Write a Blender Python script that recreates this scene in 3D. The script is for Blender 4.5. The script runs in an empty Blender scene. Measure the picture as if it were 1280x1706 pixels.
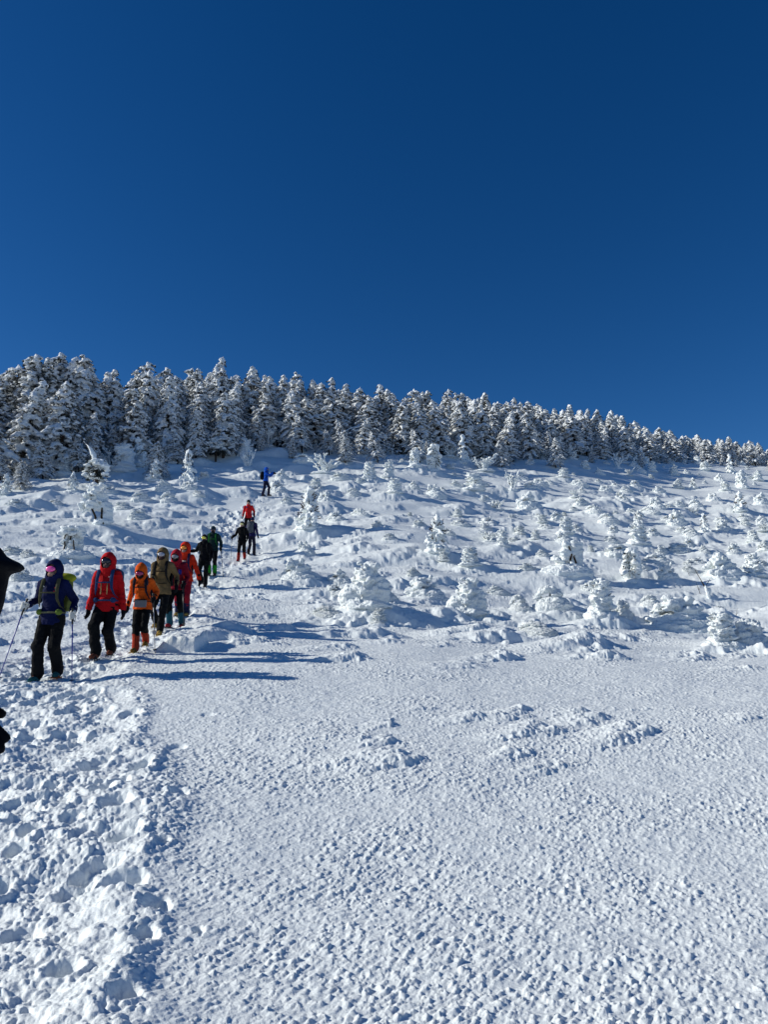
import bpy, math, random
import numpy as np
from mathutils import Vector, Matrix, Euler
C = bpy.context.scene.collection
R = math.radians
rng = np.random.default_rng(7)
random.seed(7)

# ------------------------------------------------------------------ camera numbers
F_PX, CX, CY = 1232.0, 640.0, 853.0
PITCH = R(10.0)

def elev(v):
    return PITCH - math.atan((v - CY) / F_PX)

# ------------------------------------------------------------------ numpy noise
def _h(ix, iy, iz, seed):
    n = (ix.astype(np.int64) * 374761393 + iy.astype(np.int64) * 668265263 + iz * 2147483647 + seed * 974711) & 0xffffffff
    n = (n ^ (n >> 13)) * 1274126177 & 0xffffffff
    n = (n ^ (n >> 16)) * 2246822519 & 0xffffffff
    return ((n ^ (n >> 15)) & 0xffffff).astype(np.float32) / 16777215.0

def noise2(x, y, seed=0):
    fx, fy = np.floor(x), np.floor(y)
    tx, ty = (x - fx).astype(np.float32), (y - fy).astype(np.float32)
    tx = tx * tx * (3 - 2 * tx); ty = ty * ty * (3 - 2 * ty)
    ix, iy = fx.astype(np.int64), fy.astype(np.int64)
    a = _h(ix, iy, 0, seed); b = _h(ix + 1, iy, 0, seed)
    c = _h(ix, iy + 1, 0, seed); d = _h(ix + 1, iy + 1, 0, seed)
    return (a + (b - a) * tx) * (1 - ty) + (c + (d - c) * tx) * ty - 0.5

def fbm2(x, y, seed=0, octv=4, gain=0.5, lac=2.03):
    s = 0; a = 1.0
    for i in range(octv):
        s = s + a * noise2(x, y, seed + i * 17); a *= gain; x = x * lac + 3.7; y = y * lac - 1.3
    return s

def noise3(p, seed=0):
    f = np.floor(p); t = p - f; t = t * t * (3 - 2 * t); i = f.astype(np.int64)
    r = 0
    for dz in (0, 1):
        wz = t[:, 2] if dz else 1 - t[:, 2]
        for dy in (0, 1):
            wy = t[:, 1] if dy else 1 - t[:, 1]
            for dx in (0, 1):
                wx = t[:, 0] if dx else 1 - t[:, 0]
                r = r + wx * wy * wz * _h(i[:, 0] + dx, i[:, 1] + dy, i[:, 2] + dz, seed)
    return r - 0.5

def fbm3(p, seed=0, octv=3, gain=0.55):
    s = 0; a = 1.0
    for k in range(octv):
        s = s + a * noise3(p, seed + 31 * k); a *= gain; p = p * 2.07 + 1.7
    return s

def sstep(a, b, x):
    t = np.clip((x - a) / (b - a), 0, 1)
    return t * t * (3 - 2 * t)

# ------------------------------------------------------------------ materials
def mat(name, col, rough=0.7, spec=0.3, bump=None, var=None, metal=0.0, sheen=0.0, sss=0.0):
    m = bpy.data.materials.new(name); m.use_nodes = True
    nt = m.node_tree; b = nt.nodes['Principled BSDF']
    b.inputs['Base Color'].default_value = (*col, 1); b.inputs['Roughness'].default_value = rough
    b.inputs['Specular IOR Level'].default_value = spec; b.inputs['Metallic'].default_value = metal
    if sheen: b.inputs['Sheen Weight'].default_value = sheen
    if sss:
        b.inputs['Subsurface Weight'].default_value = sss
        b.inputs['Subsurface Radius'].default_value = (0.05, 0.08, 0.12)
        b.inputs['Subsurface Scale'].default_value = 0.3
    tc = nt.nodes.new('ShaderNodeTexCoord')
    if var:   # (scale, other colour, lo, hi)
        n = nt.nodes.new('ShaderNodeTexNoise'); n.inputs['Scale'].default_value = var[0]; n.inputs['Detail'].default_value = 4
        nt.links.new(tc.outputs['Object'], n.inputs['Vector'])
        cr = nt.nodes.new('ShaderNodeValToRGB')
        cr.color_ramp.elements[0].position = var[2]; cr.color_ramp.elements[1].position = var[3]
        cr.color_ramp.elements[0].color = (*col, 1); cr.color_ramp.elements[1].color = (*var[1], 1)
        nt.links.new(n.outputs['Fac'], cr.inputs['Fac']); nt.links.new(cr.outputs['Color'], b.inputs['Base Color'])
    if bump:  # list of (scale, distance)
        prev = None
        for sc, dist in bump:
            n = nt.nodes.new('ShaderNodeTexNoise'); n.inputs['Scale'].default_value = sc; n.inputs['Detail'].default_value = 3
            nt.links.new(tc.outputs['Object'], n.inputs['Vector'])
            bp = nt.nodes.new('ShaderNodeBump'); bp.inputs['Distance'].default_value = dist; bp.inputs['Strength'].default_value = 1
            nt.links.new(n.outputs['Fac'], bp.inputs['Height'])
            if prev: nt.links.new(prev.outputs['Normal'], bp.inputs['Normal'])
            prev = bp
        nt.links.new(prev.outputs['Normal'], b.inputs['Normal'])
    return m

M = {}
M['snow'] = mat('snow', (0.85, 0.89, 0.885), 0.55, 0.25, bump=[(9, 0.03), (55, 0.008)])
M['rime'] = mat('rime', (0.84, 0.88, 0.878), 0.7, 0.2, bump=[(9, 0.05), (34, 0.025)])
M['treesnow'] = mat('tree_snow', (0.81, 0.83, 0.835), 0.7, 0.2, bump=[(4, 0.06), (14, 0.05)])
M['needles'] = mat('needles', (0.022, 0.030, 0.026), 0.8, 0.1, var=(5, (0.22, 0.23, 0.22), 0.45, 0.72))
M['frosted'] = mat('frosted_needles', (0.12, 0.13, 0.13), 0.85, 0.1, var=(6, (0.55, 0.57, 0.58), 0.40, 0.60))
M['bark'] = mat('bark', (0.09, 0.065, 0.05), 0.9, 0.1, bump=[(14, 0.02)], var=(8, (0.035, 0.026, 0.02), 0.4, 0.6))
M['twig'] = mat('twig', (0.07, 0.045, 0.03), 0.9, 0.1, var=(12, (0.02, 0.016, 0.012), 0.4, 0.6))

# ------------------------------------------------------------------ mesh buffers
class MB:
    def __init__(s): s.v = []; s.f = []; s.n = 0
    def add(s, v, f):
        v = np.asarray(v, dtype=np.float64); s.v.append(v); s.f += [tuple(i + s.n for i in q) for q in f]; s.n += len(v)
    def ell(s, c, r, seg=10, rings=6, rot=None):
        v = [(0, 0, 1)]; f = []
        for i in range(1, rings):
            a = math.pi * i / rings
            for j in range(seg):
                b = 2 * math.pi * j / seg
                v.append((math.sin(a) * math.cos(b), math.sin(a) * math.sin(b), math.cos(a)))
        v.append((0, 0, -1)); L = len(v) - 1
        for j in range(seg): f.append((0, 1 + j, 1 + (j + 1) % seg))
        for i in range(rings - 2):
            o = 1 + i * seg
            for j in range(seg): f.append((o + j, o + seg + j, o + seg + (j + 1) % seg, o + (j + 1) % seg))
        o = 1 + (rings - 2) * seg
        for j in range(seg): f.append((o + j, L, o + (j + 1) % seg))
        v = np.array(v) * np.array(r if hasattr(r, '__len__') else (r, r, r))
        if rot is not None: v = v @ np.array(rot.to_3x3() if hasattr(rot, 'to_3x3') else rot).T
        s.add(v + np.array(c), f)
    def tube(s, pts, rad, seg=8, flat=1.0, cap=True, up=None):
        """round-ended tube along pts with a radius at each; flat scales the second cross axis"""
        P = [Vector(p) for p in pts]; Rr = list(rad) if hasattr(rad, '__len__') else [rad] * len(P)
        if cap:
            d0 = (P[1] - P[0]).normalized(); d1 = (P[-1] - P[-2]).normalized()
            P = [P[0] - d0 * Rr[0] * .95, P[0] - d0 * Rr[0] * .6] + P + [P[-1] + d1 * Rr[-1] * .6, P[-1] + d1 * Rr[-1] * .95]
            Rr = [Rr[0] * .3, Rr[0] * .8] + Rr + [Rr[-1] * .8, Rr[-1] * .3]
        v = []; f = []; ref = Vector(up) if up else None
        for i, p in enumerate(P):
            t = (P[min(i + 1, len(P) - 1)] - P[max(i - 1, 0)]).normalized()
            if ref is None: ref = Vector((0, 0, 1)) if abs(t.z) < .9 else Vector((0, 1, 0))
            a = (ref - t * ref.dot(t))
            a = a.normalized() if a.length > 1e-6 else t.orthogonal().normalized()
            b = t.cross(a)
            if not up: ref = a
            for j in range(seg):
                w = 2 * math.pi * j / seg
                v.append(p + a * math.cos(w) * Rr[i] * flat + b * math.sin(w) * Rr[i])
        n = len(P)
        for i in range(n - 1):
            for j in range(seg):
                f.append((i * seg + j, i * seg + (j + 1) % seg, (i + 1) * seg + (j + 1) % seg, (i + 1) * seg + j))
        f.append(tuple(range(seg))[::-1]); f.append(tuple((n - 1) * seg + j for j in range(seg)))
        s.add([tuple(q) for q in v], f)
    def box(s, c, d, rot=None):
        v = np.array([(x, y, z) for x in (-.5, .5) for y in (-.5, .5) for z in (-.5, .5)]) * np.array(d)
        if rot is not None: v = v @ np.array(rot.to_3x3() if hasattr(rot, 'to_3x3') else rot).T
        s.add(v + np.array(c), [(0, 1, 3, 2), (4, 6, 7, 5), (0, 4, 5, 1), (2, 3, 7, 6), (0, 2, 6, 4), (1, 5, 7, 3)])
    def quads(s, q):
        q = np.asarray(q).reshape(-1, 3); n = len(q) // 4
        s.add(q, [(4 * i, 4 * i + 1, 4 * i + 2, 4 * i + 3) for i in range(n)])
    def mesh(s, name):
        me = bpy.data.meshes.new(name)
        me.from_pydata(np.concatenate(s.v).tolist(), [], s.f); me.update()
        return me

def smooth(me, on=True):
    me.polygons.foreach_set('use_smooth', np.full(len(me.polygons), on)); me.update()

def union(mb, name, voxel, smooth_it=0, disp=None, material=None, shade=True):
    """one continuous surface from overlapping closed shapes"""
    me = mb.mesh(name + '_raw'); o = bpy.data.objects.new('tmp', me); C.objects.link(o)
    r = o.modifiers.new('r', 'REMESH'); r.mode = 'VOXEL'; r.voxel_size = voxel
    if smooth_it:
        sm = o.modifiers.new('s', 'SMOOTH'); sm.factor = 0.5; sm.iterations = smooth_it
    dg = bpy.context.evaluated_depsgraph_get()
    out = bpy.data.meshes.new_from_object(o.evaluated_get(dg)); out.name = name
    bpy.data.objects.remove(o); bpy.data.meshes.remove(me)
    if disp:
        n = len(out.vertices); co = np.empty(n * 3, np.float32); out.vertices.foreach_get('co', co); co = co.reshape(-1, 3)
        no = np.empty(n * 3, np.float32); out.vertex_normals.foreach_get('vector', no); no = no.reshape(-1, 3)
        co = disp(co.astype(np.float64), no); out.vertices.foreach_set('co', co.astype(np.float32).ravel())
    out.materials.clear()
    if material: out.materials.append(material)
    smooth(out, shade)
    return out

def obj(name, me, material=None, parent=None):
    if isinstance(me, MB): me = me.mesh(name); smooth(me)
    o = bpy.data.objects.new(name, me); C.objects.link(o)
    if material and not me.materials: me.materials.append(material)
    if parent: o.parent = parent
    return o

def thing(name, label, cat, loc=(0, 0, 0), rotz=0, group=None, scale=1):
    o = bpy.data.objects.new(name, None); C.objects.link(o); o.location = loc; o.rotation_euler = (0, 0, rotz)
    o.scale = (scale,) * 3; o.empty_display_size = .2
    if label: o['label'] = label
    o['category'] = cat
    if group: o['group'] = group
    return o
# ------------------------------------------------------------------ the mountain slope
_ky = np.array([-60, 0, 3.5, 7, 11, 16, 24, 32, 40, 46, 56, 65, 80, 105, 140, 200, 400, 3000.])
_prof = {
 -0.80: [-7, -1.62, -1.6, -1.12, -.42, .45, 2.5, 5.2, 8.6, 11.0, 15.0, 19, 25, 31, 35, 38, 40, -60],
 -0.45: [-7, -1.62, -1.6, -1.16, -.47, .26, 1.95, 4.3, 7.5, 10.0, 13.9, 18, 23.5, 29, 33, 36, 38, -60],
 -0.17: [-7, -1.62, -1.6, -1.17, -.49, .22, 1.81, 3.52, 6.4, 9.15, 13.4, 17.2, 22, 28, 32, 35, 37, -60],
  0.00: [-7, -1.62, -1.6, -1.18, -.52, .12, 1.75, 3.75, 6.5, 8.7, 12.6, 16.4, 21.3, 28, 32, 34, 36, -60],
  0.20: [-7, -1.62, -1.6, -1.19, -.58, -.05, 1.3, 3.2, 5.8, 7.7, 10.9, 14.2, 20.0, 27.6, 31, 32, 34, -60],
  0.45: [-7, -1.62, -1.6, -1.20, -.62, -.25, .95, 2.8, 5.1, 6.9, 9.6, 12.1, 16.8, 25.4, 33, 34, 35, -60],
  0.80: [-7, -1.62, -1.6, -1.22, -.68, -.4, .7, 2.4, 4.4, 6.0, 8.3, 10.2, 14, 21, 27, 30, 32, -60],
}
def _pchip(x, y, q):
    h = np.diff(x); d = np.diff(y) / h; m = np.zeros(len(x)); m[0] = d[0]; m[-1] = d[-1]
    for i in range(1, len(x) - 1):
        if d[i - 1] * d[i] > 0:
            w1, w2 = 2 * h[i] + h[i - 1], h[i] + 2 * h[i - 1]
            m[i] = (w1 + w2) / (w1 / d[i - 1] + w2 / d[i])
    k = np.clip(np.searchsorted(x, q) - 1, 0, len(x) - 2); t = (q - x[k]) / h[k]
    return ((2 * t**3 - 3 * t**2 + 1) * y[k] + (t**3 - 2 * t**2 + t) * h[k] * m[k] + (-2 * t**3 + 3 * t**2) * y[k + 1] + (t**3 - t**2) * h[k] * m[k + 1])
_sk = np.array(sorted(_prof)); _dense_y = np.concatenate([np.arange(-60, 150, .25), np.arange(150, 3001, 5.)])
_dense = np.array([_pchip(_ky, np.array(_prof[s]), _dense_y) for s in _sk])

def base_z(x, y):
    x = np.asarray(x, float); y = np.asarray(y, float)
    s = np.clip(x / np.maximum(y, 1.0), -.8, .8)
    k = np.clip(np.searchsorted(_sk, s, side='right') - 1, 0, len(_sk) - 2)
    t = (s - _sk[k]) / (_sk[k + 1] - _sk[k]); t = t * t * (3 - 2 * t) * .6 + t * .4
    yc = np.clip(y, -60, 3000)
    out = np.zeros(np.broadcast(x, y).shape)
    for i in range(len(_sk)):
        w = np.where(k == i, 1 - t, 0) + np.where(k + 1 == i, t, 0)
        if np.any(w > 0): out = out + w * np.interp(yc, _dense_y, _dense[i])
    # broad rolls of drifted snow, stronger up the slope, stretched along the wind
    far = sstep(11.5, 22, y) * (1 - sstep(130, 200, y))
    out = out + far * (0.75 * fbm2(x / 9.0, y / 5.5, 3, 3) + .22 * fbm2(x / 3.2, y / 1.3 + x * .05, 9, 3))
    out = out + 0.06 * fbm2(x / 2.5, y / 2.0, 5, 2) * (1 - far)
    return out

def world_at(u, v):
    """where the sight line through a photo point meets the slope"""
    e = elev(v)
    s = (u - CX) / F_PX
    # direction in camera frame -> world
    dx, dy, dz = s, math.cos(PITCH) + ((v - CY) / F_PX) * math.sin(PITCH), math.sin(PITCH) - ((v - CY) / F_PX) * math.cos(PITCH)
    t = np.arange(2.0, 150, .05)
    X, Y, Z = dx * t, dy * t, dz * t
    g = base_z(X, Y); hit = np.nonzero(Z <= g)[0]
    # first crossing from above to below the ground
    above = Z > g
    idx = np.nonzero(above[:-1] & ~above[1:])[0]
    i = idx[0] if len(idx) else int(np.argmin(np.abs(Z - g)))
    return X[i], Y[i], float(g[i])

# the trodden path: x, y, half width
TRAIL = np.array([(-1.7, -6, 1.0), (-1.9, 0, 1.0), (-2.22, 3.5, .95), (-3.0, 6, 1.08), (-4.15, 9, .95), (-5.0, 11.2, .85), (-5.0, 13.5, .75),
                  (-4.95, 16.2, .75), (-5.3, 20, .7), (-5.9, 24, .75), (-6.2, 29, .95), (-6.3, 32, 1.0), (-6.9, 38, .95), (-7.3, 46, .7), (-7.0, 52, .4)])

def trail_dist(X, Y):
    best = np.full(X.shape, 1e3, np.float32)
    P = TRAIL
    for i in range(len(P) - 1):
        ax, ay, aw = P[i]; bx, by, bw = P[i + 1]
        L2 = (bx - ax)**2 + (by - ay)**2
        t = np.clip(((X - ax) * (bx - ax) + (Y - ay) * (by - ay)) / L2, 0, 1)
        d = np.hypot(X - ax - t * (bx - ax), Y - ay - t * (by - ay)) - (aw + (bw - aw) * t)
        best = np.minimum(best, d.astype(np.float32))
    return best

def cells(X, Y, size, seed, fn):
    """max over jittered cell points of fn(dx, dy, r1, r2)"""
    gx, gy = np.floor(X / size), np.floor(Y / size); out = np.zeros(X.shape, np.float32)
    for oy in (-1, 0, 1):
        for ox in (-1, 0, 1):
            ix, iy = (gx + ox).astype(np.int64), (gy + oy).astype(np.int64)
            jx, jy, r1, r2 = _h(ix, iy, 1, seed), _h(ix, iy, 2, seed), _h(ix, iy, 3, seed), _h(ix, iy, 4, seed)
            dx = (X / size - (ix + jx)).astype(np.float32); dy = (Y / size - (iy + jy)).astype(np.float32)
            out = np.maximum(out, fn(dx, dy, r1, r2))
    return out

WD = (0.62, 0.78)     # the way the wind-packed scales point
def scale_shape(dx, dy, r1, r2):
    a = dx * WD[0] + dy * WD[1]; b = -dx * WD[1] + dy * WD[0]
    k = (r2 - .5) * .5; a, b = a + k * b, b - k * a
    l = np.where(a < 0, 1 + a / 1.05, 1 - a / 0.22); w = 1 - (b / (0.20 + .16 * r2))**2
    return np.clip(l, 0, 1) * np.sqrt(np.clip(w, 0, 1)) * np.clip(r1 * 1.5 - .2, 0, 1)
def lump(dx, dy, r1, r2):
    d = (dx * dx + dy * dy) / (.35 + .35 * r2)**2
    return np.sqrt(np.clip(1 - d, 0, 1)) * (.3 + .7 * r1)

# grid of the snow sheet: rings round the camera, fine in front where it is close
rad = [0.25]
while rad[-1] < 1.9: rad.append(rad[-1] * 1.08)
while rad[-1] < 22: rad.append(rad[-1] * 1.0023)
while rad[-1] < 135: rad.append(rad[-1] * 1.0032)
while rad[-1] < 3000: rad.append(rad[-1] * 1.06)
rad = np.array(rad)
ang = np.concatenate([np.arange(-math.pi, -.72, .05), np.arange(-.72, -.60, .006), np.arange(-.60, .60, .00105), np.arange(.60, .72, .006), np.arange(.72, math.pi - .02, .05)])
NR, NA = len(rad), len(ang)
GX = (rad[:, None] * np.sin(ang)[None]); GY = (rad[:, None] * np.cos(ang)[None])

def window(x, y, r):
    d = math.hypot(x, y)
    i0, i1 = np.searchsorted(rad, max(d - r, .3)), np.searchsorted(rad, d + r)
    a = math.atan2(x, y); w = math.asin(min(.99, r / max(d, r * 1.02)))
    j0, j1 = np.searchsorted(ang, a - w), np.searchsorted(ang, a + w)
    return slice(i0, i1 + 1), slice(j0, j1 + 1)

def wedge(Z, x, y, L, W, H, ang_=0.0, seed=0, rough=.3, steep=.3):
    """drift: long ramp on the windward (left) side, cut off on the right"""
    s = window(x, y, L * 1.3 + W)
    X, Y = GX[s] - x, GY[s] - y
    if X.size == 0: return
    c, n = math.cos(ang_), math.sin(ang_)
    a = X * c + Y * n; b = -X * n + Y * c
    q = fbm2(X / (W * .5) + seed, Y / (W * .4), seed, 3)
    b = b + q * W * .5; a = a + q * W * rough * 2
    l = np.where(a < 0, np.clip(1 + a / L, 0, 1)**1.3, np.clip(1 - a / (L * steep), 0, 1)); w = np.clip(1 - (b / W)**2, 0, 1)
    h = H * l * w * (1 + rough * q)
    Z[s] = np.maximum(Z[s], h)

def pit(Zs, x, y, r, d, rim=.25):
    s = window(x, y, r * 2.4); X, Y = GX[s] - x, GY[s] - y
    if X.size == 0: return
    q = np.hypot(X, Y) / r + .35 * fbm2(X / r * 1.3 + x, Y / r * 1.3 + y, 2, 2)
    Zs[0][s] = np.minimum(Zs[0][s], -d * (1 - sstep(.55, 1.05, q))); Zs[1][s] = np.maximum(Zs[1][s], d * rim * np.exp(-((q - 1.25) / .3)**2))
# ------------------------------------------------------------------ what stands on the slope: photo point of the foot, height in photo px, kind
# rime shrubs and saplings: (u, v_foot, h_px, w_px, kind)   m mound, p pillar, s sapling, g grove with trunks, b bare bush, f flagged tree
SHRUBS = [
 (158,884,74,62,'g2'),(118,932,50,40,'g1'),(312,810,56,30,'s'),(258,806,38,30,'s'),(120,822,32,22,'s'),(8,826,34,26,'s'),(281,840,20,28,'m'),
 (315,820,14,26,'m'),(232,868,20,34,'m'),(28,848,16,34,'m'),(180,824,14,30,'m'),(25,926,15,40,'m'),(46,936,12,26,'m'),(38,968,18,34,'m'),(205,850,12,30,'m'),
 (412,786,34,26,'b'),(540,792,30,52,'b'),(616,802,28,22,'p'),(648,800,27,20,'p'),(658,825,23,24,'p'),(725,829,21,30,'m'),(692,783,30,18,'p'),
 (723,789,44,26,'f'),(772,776,48,26,'s'),(755,763,22,16,'p'),(805,788,26,46,'b'),(790,822,28,30,'p'),(855,822,32,22,'b'),(882,852,28,40,'m'),
 (514,888,70,50,'s'),(729,925,60,44,'s'),(1030,779,24,16,'b'),(1070,771,28,22,'s'),(1087,785,16,16,'p'),(1158,769,17,16,'p'),(1156,812,18,14,'s'),
 (1237,812,29,18,'p'),(1264,800,16,16,'p'),(1235,856,32,28,'s'),(1095,850,20,24,'m'),(1065,873,20,18,'s'),(1131,879,27,36,'m'),(1175,889,30,20,'s'),
 (944,894,26,24,'p'),(1206,886,17,24,'m'),(1244,881,13,18,'p'),(1124,791,16,18,'p'),(952,962,58,54,'g0'),(1053,973,52,34,'f'),(1115,972,30,34,'m'),
 (1065,913,33,34,'p'),(1104,924,17,20,'m'),(1226,925,18,26,'m'),(1208,968,42,66,'m'),(1258,968,36,30,'p'),(1175,927,13,16,'m'),(920,1019,40,58,'m'),
 (1004,1040,58,44,'p'),(1040,1034,34,34,'m'),(1140,1050,52,110,'m'),(1205,1087,52,46,'p'),(1255,1085,52,64,'m'),(893,901,14,16,'p'),
 (985,925,10,10,'p'),(1025,889,13,22,'m'),(1256,906,18,18,'p'),(895,1058,18,54,'m'),(509,931,24,30,'m'),(500,974,40,60,'m'),(612,1028,68,70,'p2'),
 (640,1010,40,40,'m'),(709,1003,38,58,'m'),(782,1034,54,54,'p2'),(866,1020,28,32,'m'),(784,947,28,30,'p'),(838,918,25,20,'p'),(739,940,14,16,'p'),
 (526,815,14,18,'p'),(543,843,21,26,'m'),(462,824,24,32,'m'),(632,1042,22,24,'p'),(567,976,24,40,'m'),(600,862,14,30,'m'),(763,862,11,14,'p'),
 (811,886,12,18,'m'),(866,892,13,18,'p'),(480,842,14,22,'m'),(590,826,12,22,'m'),(930,868,14,24,'m'),(905,872,12,18,'p'),(700,878,12,24,'m'),
 (990,856,14,26,'m'),(1040,838,13,20,'m'),(1010,820,12,22,'m'),(960,836,12,22,'b'),(900,812,13,24,'m'),(940,798,14,18,'p'),(870,800,13,20,'m'),
 (1190,836,15,20,'m'),(1210,820,15,16,'p'),(1270,842,18,24,'m'),(1160,846,14,22,'m'),(1100,822,13,20,'m'),(1060,812,12,20,'m'),(1130,812,11,18,'p'),
 (1272,876,16,20,'m'),(1020,905,12,24,'m'),(1150,912,14,22,'m'),(1090,893,13,22,'m'),(1275,925,16,20,'p'),(985,985,14,30,'m'),(830,990,14,34,'m'),
 (690,960,12,24,'m'),(880,950,12,26,'m'),(1085,1010,18,30,'m'),(1200,1020,10,22,'m'),(560,1000,22,40,'m'),(545,1030,16,44,'m'),(650,900,11,24,'m'),
 (560,870,16,30,'m'),(830,850,16,24,'b'),(810,838,14,22,'m'),(760,812,11,18,'m'),(690,815,10,16,'m'),(340,800,12,20,'p'),(470,800,16,22,'m'),
 (235,836,16,30,'m'),(275,820,18,30,'m'),(150,838,12,22,'m'),(92,842,10,26,'m'),(330,832,9,20,'m'),(1218,788,34,20,'s'),(1175,782,14,14,'p'),
 (1200,800,14,16,'m'),(1140,768,13,14,'p'),(1110,772,13,14,'p'),(1000,790,12,16,'m'),(1050,792,11,16,'b'),(975,779,13,16,'p'),(630,880,12,20,'m'),
]
STICKS = [(1184,999,48,-22),(1228,1031,18,8),(1150,964,12,-14),(1168,990,22,-14)]
# the forest edge: (u, v_foot, h_px, kind)  t tall fir, r rimed young fir, c curved snag, l leaning, u umbrella
EDGE = [
 (22,786,122,'t'),(75,786,134,'t'),(152,815,88,'c'),(33,815,52,'r'),(217,763,114,'t'),(326,771,88,'r'),(372,763,116,'t'),(359,769,46,'u'),
 (440,738,38,'u'),(503,754,68,'r'),(576,766,54,'r'),(597,752,52,'t'),(548,758,44,'r'),(644,752,46,'l'),(675,742,44,'r'),(695,758,34,'r'),
 (850,754,66,'t'),(880,753,46,'r'),(927,779,52,'r'),(912,766,50,'l'),(1021,749,30,'r'),(1042,746,22,'r'),(1176,761,36,'l'),(290,756,34,'b'),
 (130,790,60,'r'),(185,772,70,'t'),(262,752,92,'t'),(415,738,92,'t'),(465,738,90,'t'),(526,742,84,'t'),(620,742,70,'t'),(720,744,74,'t'),
 (745,746,60,'t'),(795,750,58,'t'),(820,753,54,'r'),(965,757,46,'t'),(990,757,40,'r'),(1058,757,44,'t'),(1085,760,40,'t'),(1120,760,34,'r'),
 (1150,762,32,'t'),(1200,768,34,'r'),(1240,770,30,'r'),(1268,772,34,'r'),(0,800,60,'r'),(50,775,100,'t'),(110,780,100,'t'),(150,775,96,'t'),
 (1222,764,26,'r'),(1255,764,30,'r'),(1100,758,30,'r'),(940,756,60,'t'),(330,755,100,'t'),(390,745,80,'t'),(560,742,70,'t'),(690,742,64,'t'),
 (770,746,66,'t'),(900,754,60,'t'),(1005,756,52,'t'),
]
# the skyline of the wood in the photo: (u, v_top)
SKY = [(-60,600),(0,606),(35,590),(75,588),(118,598),(150,602),(215,600),(245,628),(270,612),(312,612),(343,595),(365,622),(400,618),(425,610),(450,626),(470,626),
 (490,624),(520,632),(556,630),(586,640),(618,655),(645,640),(665,655),(705,648),(757,646),(790,655),(825,652),(860,668),(876,664),(900,678),(930,674),
 (975,674),(1000,682),(1022,682),(1050,684),(1070,704),(1100,714),(1128,712),(1150,716),(1175,726),(1197,724),(1230,734),(1248,727),(1280,738),(1340,742)]
_su = [p[0] for p in SKY]; _sv = [p[1] for p in SKY]

for r in [SHRUBS, EDGE]:
    pass

# places in the world
def size_m(px, x, y): return px * math.hypot(x * 0, y) / F_PX * 1.0
shrub_places = []
for (u, v, h, w, k) in SHRUBS:
    x, y, z = world_at(u, v); shrub_places.append((x, y, h * y / F_PX, w * y / F_PX, k))
# more low rime mounds in the upper right belt, where they crowd
_r = random.Random(11)
n_added = 0
while n_added < 90:
    u, v = _r.uniform(440, 1330), _r.uniform(765, 960)
    if v > 765 + (u - 440) * .25 + 60 or _r.random() > sstep(440, 1150, u) * .8 + .2: continue
    x, y, z = world_at(u, v); h = _r.uniform(.2, .6)
    if min(math.hypot(x - p[0], (y - p[1]) * .6) for p in shrub_places) < 1.1: continue
    if trail_dist(np.array([x]), np.array([y]))[0] < .8: continue
    shrub_places.append((x, y, h, h * _r.uniform(1.3, 3.0), _r.choice('mmmmmmpb'))); n_added += 1
# a few beyond both sides of the frame
for i in range(24):
    sgn = -1 if i % 2 else 1; y = _r.uniform(26, 70); x = sgn * y * _r.uniform(.6, .85); h = _r.uniform(.4, 1.4)
    if sgn < 0 and y > 44: continue
    shrub_places.append((x, y, h, h * _r.uniform(.7, 1.5), _r.choice('mps')))
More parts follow.
